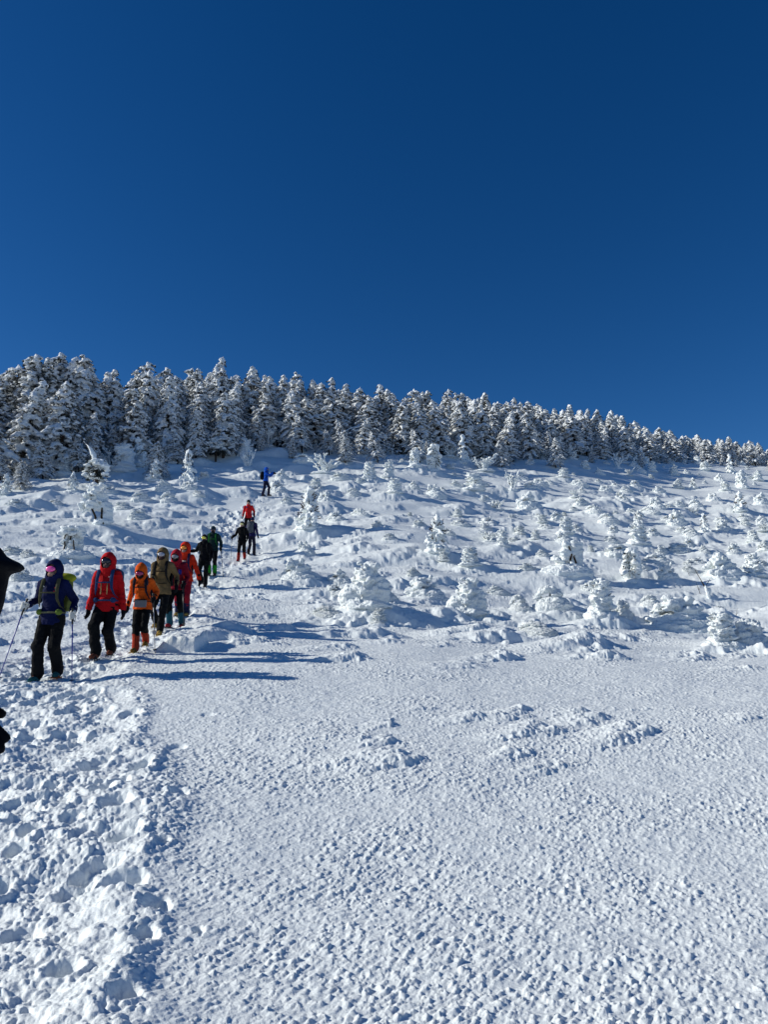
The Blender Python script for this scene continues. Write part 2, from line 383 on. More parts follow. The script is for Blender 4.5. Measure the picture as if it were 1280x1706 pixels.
# ------------------------------------------------------------------ the snow sheet
def build_ground():
    Z = base_z(GX, GY); D = np.zeros_like(Z); PT = np.zeros_like(Z); RM = np.zeros_like(Z)
    X32, Y32 = GX.astype(np.float32), GY.astype(np.float32)
    td = trail_dist(X32, Y32)
    edge = td + .35 * fbm2(X32 / .8, Y32 / .8, 21, 3) + .1 * fbm2(X32 / .17, Y32 / .17, 22, 2)
    near = (1 - sstep(11, 15, GY))
    tm = (1 - sstep(-.35, .32, edge)).astype(np.float32)
    tm[(GY < -7)] = 0
    near_all = (rad < 60)[:, None]
    # drifts round the rime shrubs
    r = random.Random(5)
    for (x, y, h, w, k) in shrub_places:
        if y > 75: continue
        W = max(w * .75, h * .45)
        wedge(D, x + .3 * w, y - .02 * y / 10, 1.9 * W + .8 * h, W * .9, h * (.38 if k[0] in 'mp' else .2), r.uniform(.05, .5), r.randrange(99), .25, .75)
    # wind-cut ridges scattered up the slope
    for i in range(1000):
        y = 12.3 + 60 * r.random()**.95; x = y * r.uniform(-.62, .62); s = y / 30
        if trail_dist(np.array([x], np.float32), np.array([y], np.float32))[0] < .25: continue
        L = r.uniform(.5, 2.0) * (.5 + .5 * s); 
        if y < 17 and r.random() < .35: continue
        wedge(D, x, y, L, L * r.uniform(.16, .32), L * r.uniform(.05, .12), r.uniform(.0, .7), i, .32, .25)
    for i in range(190):
        y = 15 + 50 * r.random(); x = y * r.uniform(-.62, .62)
        if trail_dist(np.array([x], np.float32), np.array([y], np.float32))[0] < .6: continue
        L = r.uniform(1.4, 3.4) * (.6 + y / 70); wedge(D, x, y, L, L * r.uniform(.22, .34), L * r.uniform(.10, .15), r.uniform(0, .6), i + 500, .12, .3)
    # heaped sastrugi of the open foreground: (u, v, length, height)
    for (u, v, n, su, sv, L) in [(655, 1262, 16, 45, 9, .42), (625, 1235, 8, 35, 6, .3), (640, 1203, 5, 25, 3, .22), (840, 1192, 12, 40, 8, .36), (900, 1215, 13, 40, 9, .36),
                                 (980, 1195, 10, 35, 7, .34), (1035, 1222, 12, 38, 10, .42), (860, 1252, 6, 22, 4, .32), (905, 1280, 8, 30, 7, .22), (1245, 1194, 5, 15, 4, .3),
                                 (720, 1178, 3, 20, 3, .2), (1060, 1183, 4, 25, 3, .22)]:
        for j in range(n):
            x, y, z = world_at(u + r.gauss(0, su * .55), v + r.gauss(0, sv * .6))
            l = L * r.uniform(.5, 1.25)
            l *= 1.5; wedge(D, x, y, l, l * r.uniform(.15, .26), l * r.uniform(.07, .125), r.uniform(.35, .8), j + u, .2, .25)
    # knobby wind scales of the open snow
    fade = (1 - sstep(26, 50, rad))[:, None] * near_all
    i1 = int(np.searchsorted(rad, 50)); sl = slice(0, i1)
    x, y = GX[sl], GY[sl]; xx = x + .02 * fbm2(x / .07, y / .07, 71, 2)
    patch = .66 + .55 * np.clip(fbm2(x / .8, y / .7, 61, 4) * 1.3 + .42, 0, 1)
    free = 1 - tm[sl]
    far1 = 1 + .7 * sstep(9, 22, y)
    Z[sl] += (free * patch * (.0108 * far1 * cells(xx, y, .046, 1, scale_shape) + .0110 * far1 * cells(xx + .31, y + .17, .072, 2, scale_shape) * sstep(.70, 1.08, patch) + .0055 * cells(xx, y + 9, .027, 3, scale_shape))) * fade[sl]
    Z[sl] += free * fade[sl] * (.012 * fbm2(x / .35, y / .2, 63, 3) + .006 * fbm2(x / .06, y / .04, 64, 2))
    # trodden path: sunk, lumpy, pitted by boots
    t = tm[sl]; a = .7 + .6 * (rad[sl][:, None] < 16)
    xw, yw = x + .03 * fbm2(x / .12, y / .12, 81, 2), y + .03 * fbm2(x / .12, y / .12, 82, 2)
    Z[sl] += t * .85 * (-.045 + .020 * a * cells(xw, yw, .14, 4, lump) * sstep(.0, .3, fbm2(x / .5, y / .5, 90, 3)) + .010 * a * cells(xw, yw, .075, 5, lump) * sstep(-.2, .1, fbm2(x / .3, y / .3, 92, 3)) + .011 * a * cells(xw, yw, .046, 6, lump) + .008 * a * cells(xw, yw, .027, 10, lump) + .11 * fbm2(x / .55, y / .45, 83, 4) + .016 * fbm2(x / .05, y / .05, 84, 2))
    rimm = np.exp(-((edge[sl] - .16) / .16)**2) * (tm[sl] < .95)
    Z[sl] += .045 * np.exp(-((edge[sl] - .10) / .22)**2) * (1 + fbm2(x / .3, y / .3, 91, 3)) * (1 - sstep(7, 10, y) * .6)
    Z[sl] += rimm * (.014 * cells(xw, yw, .11, 7, lump) + .018 * cells(xw, yw, .06, 8, lump))
    for i in range(700):
        k = r.uniform(0, len(TRAIL) - 1.001); j = int(k); f = k - j
        px, py, pw = TRAIL[j] * (1 - f) + TRAIL[j + 1] * f
        if py < 1.5: continue
        pit((PT, RM), px + r.uniform(-1, 1) * pw * .95, py + r.uniform(-.8, .8), r.uniform(.08, .14), r.uniform(.025, .07), .3)
    for (u, v, rr, d) in [(207, 1388, .17, .20), (258, 1512, .13, .13), (155, 1275, .17, .18), (298, 1318, .12, .08), (268, 1400, .09, .07), (238, 1560, .11, .10), (190, 1470, .14, .12),
                          (215, 1468, .16, .14), (200, 1300, .13, .12), (330, 1545, .05, .05), (290, 1245, .16, .05), (160, 1225, .16, .10), (140, 1452, .12, .12), (345, 1190, .12, .03), (200, 1660, .11, .10)]:
        x0, y0, _ = world_at(u, v); pit((PT, RM), x0, y0, rr * .8, d * .6, .06)
    # packed bank with a cut face beside the path, and a loop of boot marks on the upper slope
    x0, y0, _ = world_at(308, 1082)
    s = window(x0, y0, 1.0); qx, qy = GX[s] - x0, GY[s] - y0
    m = sstep(-.55, -.2, qx) * (1 - sstep(.24, .27, qx)) * (1 - sstep(.42, .5, np.abs(qy - .2)))
    Z[s] += m * (.26 + .04 * fbm2(qx / .1, qy / .1, 7, 2))
    for i in range(160):
        f = r.random(); u = 340 + 60 * f + r.gauss(0, 7); v = 905 - 48 * f + r.gauss(0, 7)
        x0, y0, _ = world_at(u, v); pit((PT, RM), x0, y0, r.uniform(.13, .22), r.uniform(.07, .15), .4)
    return Z + D + PT + RM

GZ = build_ground()

def ground_at(x, y, lowest=0):
    d = math.hypot(x, y); i = int(np.clip(np.searchsorted(rad, d), 1, NR - 1)); j = int(np.clip(np.searchsorted(ang, math.atan2(x, y)), 1, NA - 1))
    return float(GZ[i, j])

def make_ground():
    co = np.stack([GX, GY, GZ], -1).reshape(-1, 3).astype(np.float32)
    co = np.concatenate([co, np.array([[0, 0, GZ[0].mean()]], np.float32)]); nv = len(co)
    i = np.arange(NR - 1)[:, None]; j = np.arange(NA)[None]; jn = (j + 1) % NA
    q = np.stack([i * NA + j, i * NA + jn, (i + 1) * NA + jn, (i + 1) * NA + j], -1)
    q = q[..., ::-1].reshape(-1, 4)
    jj = np.arange(NA); tri = np.stack([np.full(NA, nv - 1), jj, (jj + 1) % NA], -1)[:, ::-1]
    nl = q.size + tri.size
    me = bpy.data.meshes.new('snow_slope')
    me.vertices.add(nv); me.vertices.foreach_set('co', co.ravel())
    me.loops.add(nl); me.loops.foreach_set('vertex_index', np.concatenate([q.ravel(), tri.ravel()]).astype(np.int32))
    me.polygons.add(len(q) + len(tri))
    me.polygons.foreach_set('loop_start', np.concatenate([np.arange(len(q)) * 4, len(q) * 4 + np.arange(len(tri)) * 3]).astype(np.int32))
    me.update(calc_edges=True); me.validate(); smooth(me)
    m = mat('slope_snow', (0.85, 0.89, 0.885), 0.5, 0.25)
    nt = m.node_tree; b = nt.nodes['Principled BSDF']; tc = nt.nodes.new('ShaderNodeTexCoord'); prev = None
    for sc, dist, st in [((5, 9, 5), .02, 1), ((38, 60, 38), .006, 1), ((160, 160, 160), .0018, 1)]:
        mp = nt.nodes.new('ShaderNodeMapping'); mp.inputs['Scale'].default_value = sc
        n = nt.nodes.new('ShaderNodeTexNoise'); n.inputs['Scale'].default_value = 1; n.inputs['Detail'].default_value = 3
        nt.links.new(tc.outputs['Object'], mp.inputs['Vector']); nt.links.new(mp.outputs['Vector'], n.inputs['Vector'])
        bp = nt.nodes.new('ShaderNodeBump'); bp.inputs['Distance'].default_value = dist; bp.inputs['Strength'].default_value = st
        nt.links.new(n.outputs['Fac'], bp.inputs['Height'])
        if prev: nt.links.new(prev.outputs['Normal'], bp.inputs['Normal'])
        prev = bp
    nt.links.new(prev.outputs['Normal'], b.inputs['Normal'])
    o = obj('snow_slope', me, m); o['kind'] = 'structure'
    return o
slope = make_ground()
# ------------------------------------------------------------------ snow-laden firs (a few grown shapes, each 6 m tall, copied with their parts)
def rough(amp, scale, seed, strata=0.0, squash=(1, 1, 1), fine=0.0):
    def f(co, no):
        p = co / scale * np.array(squash)
        d = amp * fbm3(p, seed, 3)
        if fine: d = d + fine * fbm3(co / scale * 4.3, seed + 5, 2)
        if strata:
            d = d + strata * noise3(np.stack([co[:, 0] / .7, co[:, 1] / .7, co[:, 2] / .055 + co[:, 0] * .8], -1), seed + 9)
        return co + no * d[:, None]
    return f

def branch_path(z0, az, L, rise, droop, n=6):
    P = []
    for i in range(n + 1):
        t = i / n
        P.append(Vector((math.cos(az) * L * t, math.sin(az) * L * t, z0 + L * (rise * t - droop * t * t))))
    return P

def spray(q, rnd, p, az, w, l, drop):
    """a flat fan of needles: two crossed narrow leaves"""
    for k in range(2):
        a = az + rnd.uniform(-1.1, 1.1); e = rnd.uniform(-.75, .25) - drop
        d = Vector((math.cos(a) * math.cos(e), math.sin(a) * math.cos(e), math.sin(e)))
        s = d.cross(Vector((0, 0, 1))).normalized() * w * rnd.uniform(.6, 1.2); s.rotate(Matrix.Rotation(rnd.uniform(-.9, .9), 3, d))
        ll = l * rnd.uniform(.5, 1.25)
        q += [p - s * .5, p + d * ll * .6 - s, p + d * ll, p + d * ll * .6 + s]

def make_fir(seed, snowy=.8, slim=.3, droop=.55, lean=0.0, bare_low=.10, H=6.0, voxel=.06, blunt=.7):
    rnd = random.Random(seed); snow = MB(); q = []; qf = []; limbs = MB()
    z = H * bare_low; top = H * .985
    trunk_pts = [Vector((lean * (t**2) * H * .12 + .04 * math.sin(t * 5 + seed), .03 * math.cos(t * 4 + seed), t * H)) for t in [0, .2, .4, .6, .8, 1]]
    def tr(zz):
        t = min(1, zz / H) * 5; i = min(4, int(t)); return trunk_pts[i].lerp(trunk_pts[i + 1], t - i)
    k = 0
    while z < top:
        t = (z - H * bare_low) / (H * (1 - bare_low))
        Lm = H * slim * (1 - t)**blunt * (.55 + .45 * min(1, t / .12)) + .10
        nb = rnd.randint(5, 7) if t < .85 else 4
        a0 = rnd.uniform(0, 6.28)
        for j in range(nb):
            az = a0 + 6.283 * j / nb + rnd.uniform(-.35, .35)
            L = Lm * rnd.uniform(.62, 1.12) * (1 + .9 * float(noise3(np.array([[math.cos(az) * 1.3 + seed, math.sin(az) * 1.3, z * .75]]), seed)[0]))
            if rnd.random() < .06: continue
            c = tr(z); zz = z + rnd.uniform(-.1, .1)
            P = branch_path(zz, az, L, rnd.uniform(.05, .30), droop * rnd.uniform(.8, 1.5), 5)
            P = [p + Vector((c.x, c.y, 0)) for p in P]
            limbs.tube(P, [max(.007, .03 * (1 - .16 * i) * (1 - t * .6)) for i in range(6)], 5, cap=False)
            for i in range(1, 6):
                for m in range(3 if t < .8 else 2):
                    p = P[i].lerp(P[i - 1], rnd.random())
                    spray(qf if rnd.random() < .58 else q, rnd, p, az, .055, .30 * (.6 + .5 * (1 - t)), .25)
            # snow pillows along the branch, thick on the windward side
            wind = .5 - .5 * math.cos(az)
            side = snowy * (.60 + .5 * wind)
            nseg = max(2, int(L / .16))
            for i in range(nseg):
                f = (i + .7) / nseg
                if rnd.random() > side * 1.15 or f < .2: continue
                x = f * 5; i0 = min(4, int(x)); p = P[i0].lerp(P[i0 + 1], x - i0)
                r = (.075 + .07 * math.sin(min(1, f * 1.1) * 3.0)) * rnd.uniform(.7, 1.3) * (.75 + .35 * (1 - t))
                snow.ell(p + Vector((rnd.uniform(-.03, .03), rnd.uniform(-.03, .03), r * .35)), (r * 1.25, r * 1.25, r * .72), 7, 5,
                         Matrix.Rotation(az, 3, 'Z') @ Matrix.Rotation(.5 * droop * f + .3, 3, 'Y'))
                if rnd.random() < .5:
                    s = Vector((-math.sin(az), math.cos(az), 0)) * rnd.choice((-1, 1)) * r * 1.5
                    snow.ell(p + s - Vector((0, 0, r * .3)), (r * .9, r * .9, r * .6), 7, 5)
        z += H * rnd.uniform(.040, .056) * (1 - .25 * t); k += 1
    # round plume at the tip
    c = tr(H)
    for i in range(6): snow.ell((c.x + rnd.uniform(-.05, .05), rnd.uniform(-.05, .05), H * .93 + i * .07), (.13 - .012 * i, .13 - .012 * i, .11), 8, 6)
    me_s = union(snow, 'snow_coat', voxel, 0, rough(.07, .16, seed, fine=.02), M['treesnow'])
    tk = MB(); tk.tube(trunk_pts, [.11, .095, .075, .055, .035, .012], 8)
    me_t = tk.mesh('trunk'); smooth(me_t); me_t.materials.append(M['bark'])
    cr = MB(); cr.quads([tuple(v) for v in q]); nq = len(q) // 4; cr.quads([tuple(v) for v in qf])
    nv0 = len(cr.f); cr.add(np.concatenate(limbs.v), limbs.f)
    me_c = cr.mesh('crown'); me_c.materials.append(M['needles']); me_c.materials.append(M['frosted']); me_c.materials.append(M['bark'])
    mi = np.zeros(len(me_c.polygons), np.int32); mi[nq:nv0] = 1; mi[nv0:] = 2; me_c.polygons.foreach_set('material_index', mi)
    return {'trunk': me_t, 'crown': me_c, 'snow_coat': me_s}

def rime_tail(mb, p, L, r, rnd):
    """horizontal rime plates growing off a stem"""
    n = rnd.randint(2, 4)
    for i in range(n):
        mb.ell((p[0] + rnd.uniform(-.5, .4) * L, p[1] + rnd.uniform(-.2, .2) * L, p[2] + rnd.uniform(-.4, .4) * r), (r * rnd.uniform(.8, 1.5), r * rnd.uniform(.7, 1.1), r * rnd.uniform(.45, .8)), 8, 6,
               Matrix.Rotation(rnd.uniform(-.3, .3), 3, 'Y'))

def make_shrub(seed, kind):
    """unit height rime body; returns parts"""
    rnd = random.Random(seed * 7 + 3); s = MB(); tw = MB(); parts = {}
    if kind == 'm':       # rounded mound with knobs on the windward face, long smooth back
        s.ell((.05, 0, -.14), (.95, .62, .64), 16, 11)
        for i in range(40):
            a = rnd.uniform(0, 6.28); q = rnd.random()**.6
            x, y = math.cos(a) * .62 * q - .08, math.sin(a) * .42 * q; z = .52 * (1 - q * q) + .12
            r = rnd.uniform(.06, .13); s.ell((x - r * .5, y, z + .12), (r * 2.1, r * .9, r * .6), 9, 6, Matrix.Rotation(rnd.uniform(-.4, .1), 3, 'Y'))
        for i in range(7):
            r = rnd.uniform(.06, .11); s.ell((rnd.uniform(-.5, .3), rnd.uniform(-.35, .2), rnd.uniform(.5, .82)), (r * 1.5, r, r * 1.1), 8, 5)
        nt = 1
    elif kind in ('p', 'p2'):     # upright snow figure, flaky, sheer on the lee side
        wd = .30 if kind == 'p' else .42
        n = 8
        for i in range(n):
            t = i / (n - 1); r = wd * (1 - .42 * t**1.6) * rnd.uniform(.7, 1.15)
            s.ell((rnd.uniform(-.09, .09) + .03, rnd.uniform(-.05, .05), .08 + .78 * t), (r, r * .8, .14), 12, 7)
        for i in range(64):
            t = rnd.random(); a = rnd.uniform(1.9, 4.9) if rnd.random() < .75 else rnd.uniform(-1.2, 1.2); r0 = wd * (1 - .38 * t)
            r = rnd.uniform(.022, .055); p = (math.cos(a) * r0 * 1.05, math.sin(a) * r0 * .9, .06 + .88 * t)
            s.ell(p, (r * 2.4, r * 1.1, r * .7), 8, 5, Matrix.Rotation(rnd.uniform(.1, .8) * (1 if math.cos(a) < 0 else -1), 3, 'Y'))
        s.ell((0, 0, .02), (wd * 1.6, wd * 1.2, .16), 12, 7)
        if kind == 'p2':
            s.ell((-.38, -.1, .2), (.32, .3, .3), 10, 7); s.ell((.34, .05, .3), (.22, .25, .34), 10, 7)
        nt = 5
    elif kind == 's':     # young fir smothered in rime
        z = .08; s.tube([(0, 0, 0), (0, 0, .96)], [.07, .035], 8)
        while z < .95:
            t = z; L = .34 * (1 - t)**.85 + .04
            for j in range(rnd.randint(4, 6)):
                a = rnd.uniform(0, 6.28); l = L * rnd.uniform(.6, 1.15); r = .042 * (1.25 - .5 * t)
                s.tube([(0, 0, z + .02), (math.cos(a) * l * .6, math.sin(a) * l * .6, z - .01), (math.cos(a) * l, math.sin(a) * l, z - .09 * l / .3)], [r, r * 1.15, r * .8], 7, .7)
                for m in range(2):
                    f = rnd.uniform(.5, 1.05); rr = rnd.uniform(.022, .042)
                    s.ell((math.cos(a) * l * f, math.sin(a) * l * f, z - .06 * f + .02), (rr * 1.7, rr * 1.3, rr), 7, 5)
            z += rnd.uniform(.065, .10)
        s.ell((0, 0, .0), (.34, .28, .10), 10, 6); nt = 34
    elif kind == 'b':     # bare twiggy bush: forked rods furred with rime
        for i in range(17):
            a = rnd.uniform(0, 6.28); l = rnd.uniform(.4, 1.0); sp = rnd.uniform(.1, .6)
            P = [Vector((math.cos(a) * .08, math.sin(a) * .08, 0)), Vector((math.cos(a) * sp * .5, math.sin(a) * sp * .4, l * .5)), Vector((math.cos(a) * sp + .05, math.sin(a) * sp * .7, l * .92))]
            s.tube(P, [.05, .034, .020], 7)
            for k in range(5):
                f = rnd.uniform(.2, .95); p = P[1].lerp(P[2], f); b = a + rnd.uniform(-1.3, 1.3)
                e = p + Vector((math.cos(b) * .2, math.sin(b) * .2, rnd.uniform(.06, .22)))
                s.tube([p, p.lerp(e, .5) + Vector((0, 0, .02)), e], [.022, .032, .020], 6)
                s.ell(e, (.045, .035, .03), 7, 5)
        s.ell((0, 0, .02), (.55, .4, .13), 12, 6); nt = 6
    else:                 # flagged dark little tree: snow on top and on the lee edge
        s.tube([(.03, 0, 0), (.02, 0, .9)], [.05, .04], 7)
        for i in range(15):
            t = i / 14; z = .25 + .68 * t; l = .36 * (1 - .55 * t)
            for side in (-1, 1):
                if side < 0 and rnd.random() < .45: continue
                p = (side * l * rnd.uniform(.4, .9) + .03, rnd.uniform(-.12, .12), z); r = rnd.uniform(.05, .10)
                s.ell(p, (r * 1.7, r * 1.5, r * .8), 8, 5, Matrix.Rotation(.4 * side, 3, 'Y'))
        s.ell((.02, 0, .95), (.16, .14, .08), 9, 6); s.ell((0, 0, .0), (.3, .25, .1), 9, 6); nt = 0
        q = []
        s.ell((.20, .04, .45), (.12, .14, .42), 10, 8); s.ell((-.12, .10, .4), (.16, .12, .40), 10, 8)
        for i in range(110):
            t = rnd.random(); a = rnd.uniform(0, 6.28); l = .26 * (1 - .55 * t) * rnd.random()**.5
            spray(q, rnd, Vector((math.cos(a) * l - .02, math.sin(a) * l - .08, .22 + .68 * t)), a, .018, .12, .2)
        cr = MB(); cr.quads([tuple(v) for v in q]); me = cr.mesh('crown'); me.materials.append(M['needles']); parts['crown'] = me
    for i in range(nt):   # dark twigs that poke out of the rime
        t = rnd.uniform(.25, .9); a = rnd.uniform(2.6, 5.6) if kind != 's' else rnd.uniform(0, 6.28); r0 = {'m': .5, 'p': .27, 'p2': .4, 's': .24, 'b': .3}[kind] * (1.1 - t * .7)
        p = Vector((math.cos(a) * r0, math.sin(a) * r0, t * (.75 if kind == 'm' else .9)))
        ls = .5 if kind == 's' else .8; e = p + Vector((math.cos(a) * .10, math.sin(a) * .10 - .02, rnd.uniform(-.03, .13))) * ls
        tw.tube([p - (e - p) * .8, p, e], [.010, .008, .004], 5)
        for k in range(3):
            d = Vector((rnd.uniform(-.06, .06), -abs(rnd.uniform(.02, .05)), rnd.uniform(-.05, .07))) * ls; tw.tube([p.lerp(e, .3 * k + .1), p.lerp(e, .3 * k + .1) + d], [.008, .004], 4, cap=False)
    vx = {'m': .030, 'p': .022, 'p2': .024, 's': .020, 'b': .020, 'f': .022}[kind]
    st = {'m': .028, 'p': .05, 'p2': .05, 's': .012, 'b': .01, 'f': .02}[kind]
    parts['rime'] = union(s, 'rime', vx, 0, rough(.10 if kind in 'mp2' else .05, .15, seed, strata=st, squash=(.6, .8, 1.7), fine=.03 if kind in 'mp2' else .012), M['rime'])
    if tw.n:
        me = tw.mesh('needles'); me.materials.append(M['twig']); parts['needles'] = me  # bare brown twig tubes, no foliage on them
    return parts

def place(name, parts, label, cat, x, y, z, h, base_h, group, rz=0, sx=1.0, lean=0.0):
    t = thing(name, label, cat, (x, y, z), rz, group); s = h / base_h
    t.scale = (s * sx, s * sx, s); t.rotation_euler = (0, lean, rz)
    for pn, me in parts.items():
        o = bpy.data.objects.new(pn, me); C.objects.link(o); o.parent = t
    return t

FIRS = [make_fir(100 + i, **kw) for i, kw in enumerate([
    dict(snowy=.85, slim=.31, blunt=.6), dict(snowy=.95, slim=.33, droop=.65, blunt=.55), dict(snowy=.8, slim=.36, droop=.5), dict(snowy=1.0, slim=.30, lean=.9),
    dict(snowy=.8, slim=.28, droop=.7), dict(snowy=.9, slim=.36, droop=.6, blunt=.5), dict(snowy=.8, slim=.34, bare_low=.12, blunt=.85), dict(snowy=.85, slim=.30, lean=-.7, blunt=.48), dict(snowy=.95, slim=.30, droop=.8, blunt=.52)])]
RIMED = [make_fir(200 + i, voxel=.055, **kw) for i, kw in enumerate([
    dict(snowy=1.25, slim=.31, droop=.6), dict(snowy=1.15, slim=.37, droop=.7, bare_low=.14), dict(snowy=1.4, slim=.25, lean=1.2, bare_low=.08), dict(snowy=1.2, slim=.33, lean=-1.2, bare_low=.2)])]
SHR = {k: [make_shrub(i * 13 + ord(k[0]), k) for i in range(n)] for k, n in [('m', 7), ('p', 6), ('p2', 2), ('s', 5), ('b', 4), ('f', 2)]}

THINGS = []   # (object, kind word, x, y, h, w) for the labels
rr = random.Random(3)
def visible_uv(x, y, z):
    yc = y * math.cos(PITCH) + z * math.sin(PITCH); zc = -y * math.sin(PITCH) + z * math.cos(PITCH)
    return CX + F_PX * x / yc, CY - F_PX * zc / yc

# --- the forest edge, tree by tree
edge_xy = []
snags = []
for (u, v, hp, k) in EDGE:
    x, y, z = world_at(u, v); h = hp * y / F_PX * 1.02; z = ground_at(x, y) - .12
    edge_xy.append((x, y))
    if k in 'cu' or k == 'b': snags.append((u, v, hp, k, x, y, z, h)); continue
    pool, nm = (FIRS, 'snowy_fir') if k == 't' else (RIMED, 'rimed_fir')
    i = rr.randrange(len(pool)) if k != 'l' else 3
    ln = {'l': .22 * rr.choice((-1, 1))}.get(k, rr.uniform(-.04, .04))
    o = place(nm, pool[i], None, 'tree', x, y, z, h, 6.0, 'firs at the edge of the wood', rr.uniform(-.5, .5), rr.uniform(.95, 1.15) * (1.1 if hp < 60 else 1), ln)
    THINGS.append([o, 'edge', x, y, h, h * .5, k])
# --- deeper rows: crowns up to the skyline of the photo
def front_y(x):
    """how far away the wood begins at bearing s"""
    return None
_es = np.array(sorted([(x / y, y) for x, y in edge_xy])); 
def edge_y(s): return float(np.interp(s, [-.55, -.42, -.30, -.17, 0, .18, .33, .45, .55], [46, 50, 57, 65, 69, 77, 93, 110, 118]))
deep = []
def try_tree(s, y, hfac, row):
    x = s * y; z = ground_at(x, y) - .12
    u, v = visible_uv(x, y, z)
    vt = float(np.interp(u, _su, _sv))
    # height that brings the tip to the photo's skyline at this bearing
    e = elev(vt); ht = math.tan(e) * y - z
    return x, y, z, ht
for row in range(5):
    s = -.62 + .01 * row
    while s < .66:
        ey = edge_y(s); sp = {0: 2.5, 1: 2.6, 2: 2.7, 3: 3.0, 4: 3.4}[row]
        y = ey * (1 + .035 * (row + .6)) + row * 2.2 + rr.uniform(-1.1, 1.1)
        x, y, z, ht = try_tree(s, y, 1, row)
        if row >= 3: h = ht * rr.uniform(.80, .98)
        else: h = min(ht * rr.uniform(.70, .93), (8.2 - 3.3 * sstep(.1, .45, s)) * rr.uniform(.7, 1.05))
        h = float(np.clip(h, 2.2, 11.0))
        if h > ht * 1.02: h = ht * 1.0
        if all(math.hypot(x - a, y - b) > 1.15 for a, b in edge_xy) and h > 1.2:
            deep.append((x, y, z, h, row)); edge_xy.append((x, y))
        s += sp / y * rr.uniform(.75, 1.35) * (1 + .55 * sstep(.25, .5, s))
# the firs that make the skyline in the photo
for (u, vt) in SKY:
    for du in (-10, 8):
        uu = u + du + rr.uniform(-3, 3); s = (uu - CX) / F_PX
        ey = edge_y(s); y = ey * 1.10 + rr.uniform(0, 6); x = s * y / math.cos(PITCH) * .975; z = ground_at(x, y) - .12
        v = vt if du < 0 else vt + rr.uniform(4, 20); h = math.tan(elev(v)) * y - z
        if 1.5 < h: deep.append((x, y, z, h, 6))
for (x, y, z, h, row) in deep:
    s = x / y; pr = .25 + .75 * float(sstep(.08, .38, s))
    rimy = rr.random() < pr
    pool = RIMED if rimy else FIRS; i = rr.randrange(len(pool))
    sx = float(np.clip(6.8 / h, 1.0, 1.5)) * rr.uniform(.9, 1.2) if h > 3 else rr.uniform(1, 1.3)
    o = place('rimed_fir' if rimy else 'snowy_fir', pool[i], None, 'tree', x, y, z, h, 6.0, 'firs inside the wood', rr.uniform(-3.1, 3.1) if not rimy else rr.uniform(-.6, .6), sx, rr.uniform(-.05, .05))
    THINGS.append([o, 'deep%d' % row, x, y, h, h * .5, 'rimy' if rimy else 'dark'])
for i in range(34):      # half-grown rimed firs strayed below the edge
    sx_ = rr.uniform(-.5, .54); y = edge_y(sx_) * (.86 + .14 * rr.random()**.6); x = sx_ * y; z = ground_at(x, y) - .08
    if trail_dist(np.array([x]), np.array([y]))[0] < 2 or any(math.hypot(x - a, y - b) < 1.2 for a, b in edge_xy): continue
    h = rr.uniform(1.6, 3.6) * (1 - .35 * float(sstep(.1, .5, sx_))); edge_xy.append((x, y))
    o = place('rimed_fir', RIMED[rr.randrange(len(RIMED))], None, 'tree', x, y, z, h, 6.0, 'firs at the edge of the wood', rr.uniform(-.8, .8), rr.uniform(1.0, 1.35), rr.uniform(-.12, .12)); THINGS.append([o, 'edge', x, y, h, h * .5, 'r'])
foot = []
for i in range(46):
    sx_ = rr.uniform(-.5, .54); y = edge_y(sx_) * rr.uniform(.955, 1.03); x = sx_ * y; z = ground_at(x, y); k = rr.choice('sbsbp')
    if trail_dist(np.array([x]), np.array([y]))[0] < 1.5: continue
    h = rr.uniform(.7, 2.2) * (1 - .4 * float(sstep(.1, .5, sx_))); sh = SHR[k][rr.randrange(len(SHR[k]))]
    nm, ct = {'p': ('rime_sapling', 'sapling'), 's': ('rime_fir', 'tree'), 'b': ('rime_bush', 'bush')}[k]
    o = place(nm, sh, None, ct, x, y, z - .08 * h, h, 1.0, 'rime-covered shrubs and saplings on the slope', rr.uniform(-3, 3), rr.uniform(.9, 1.3)); THINGS.append([o, 'shrub', x, y, h, h, k])
print('TREES', len(deep) + len(EDGE))

# --- odd trees built one by one
def snag_curved(x, y, z, h):
    t = thing('snapped_fir', 'rime-crusted dead fir with a bare curved tip sweeping up and left before the dark wood', 'tree', (x, y, z)); t.scale = (h,) * 3
    tk = MB(); tk.tube([(.1, 0, 0), (.08, 0, .3), (.06, 0, .55), (-.02, 0, .75), (-.20, 0, .96)], [.035, .032, .03, .022, .01], 8); obj('trunk', tk, M['bark'], t)
    s = MB(); rnd = random.Random(4)
    s.tube([(.06, -.02, .50), (.0, -.02, .70), (-.09, -.02, .85), (-.21, -.01, .97)], [.06, .045, .030, .012], 8)
    for i in range(46):
        a = rnd.uniform(0, 6.28); l = rnd.uniform(.05, .27); zz = rnd.uniform(.24, .60); l *= 1.25 - abs(zz - .40) * 1.6; r = rnd.uniform(.03, .055)
        s.ell((.06 + math.cos(a) * l, math.sin(a) * l * .8, zz - l * .2), (r * 1.7, r * 1.3, r * .75), 8, 5)
    obj('rime', union(s, 'rime', .018, 0, rough(.03, .12, 3, .015, fine=.012), M['rime']), None, t)
    q = []
    for i in range(260):
        a = rnd.uniform(0, 6.28); l = rnd.uniform(0, .22); spray(q, rnd, Vector((.06 + math.cos(a) * l, math.sin(a) * l, rnd.uniform(.22, .58))), a, .012, .09, .3)
    cr = MB(); cr.quads([tuple(v) for v in q]); me = cr.mesh('crown'); obj('crown', me, M['needles'], t)
    return t
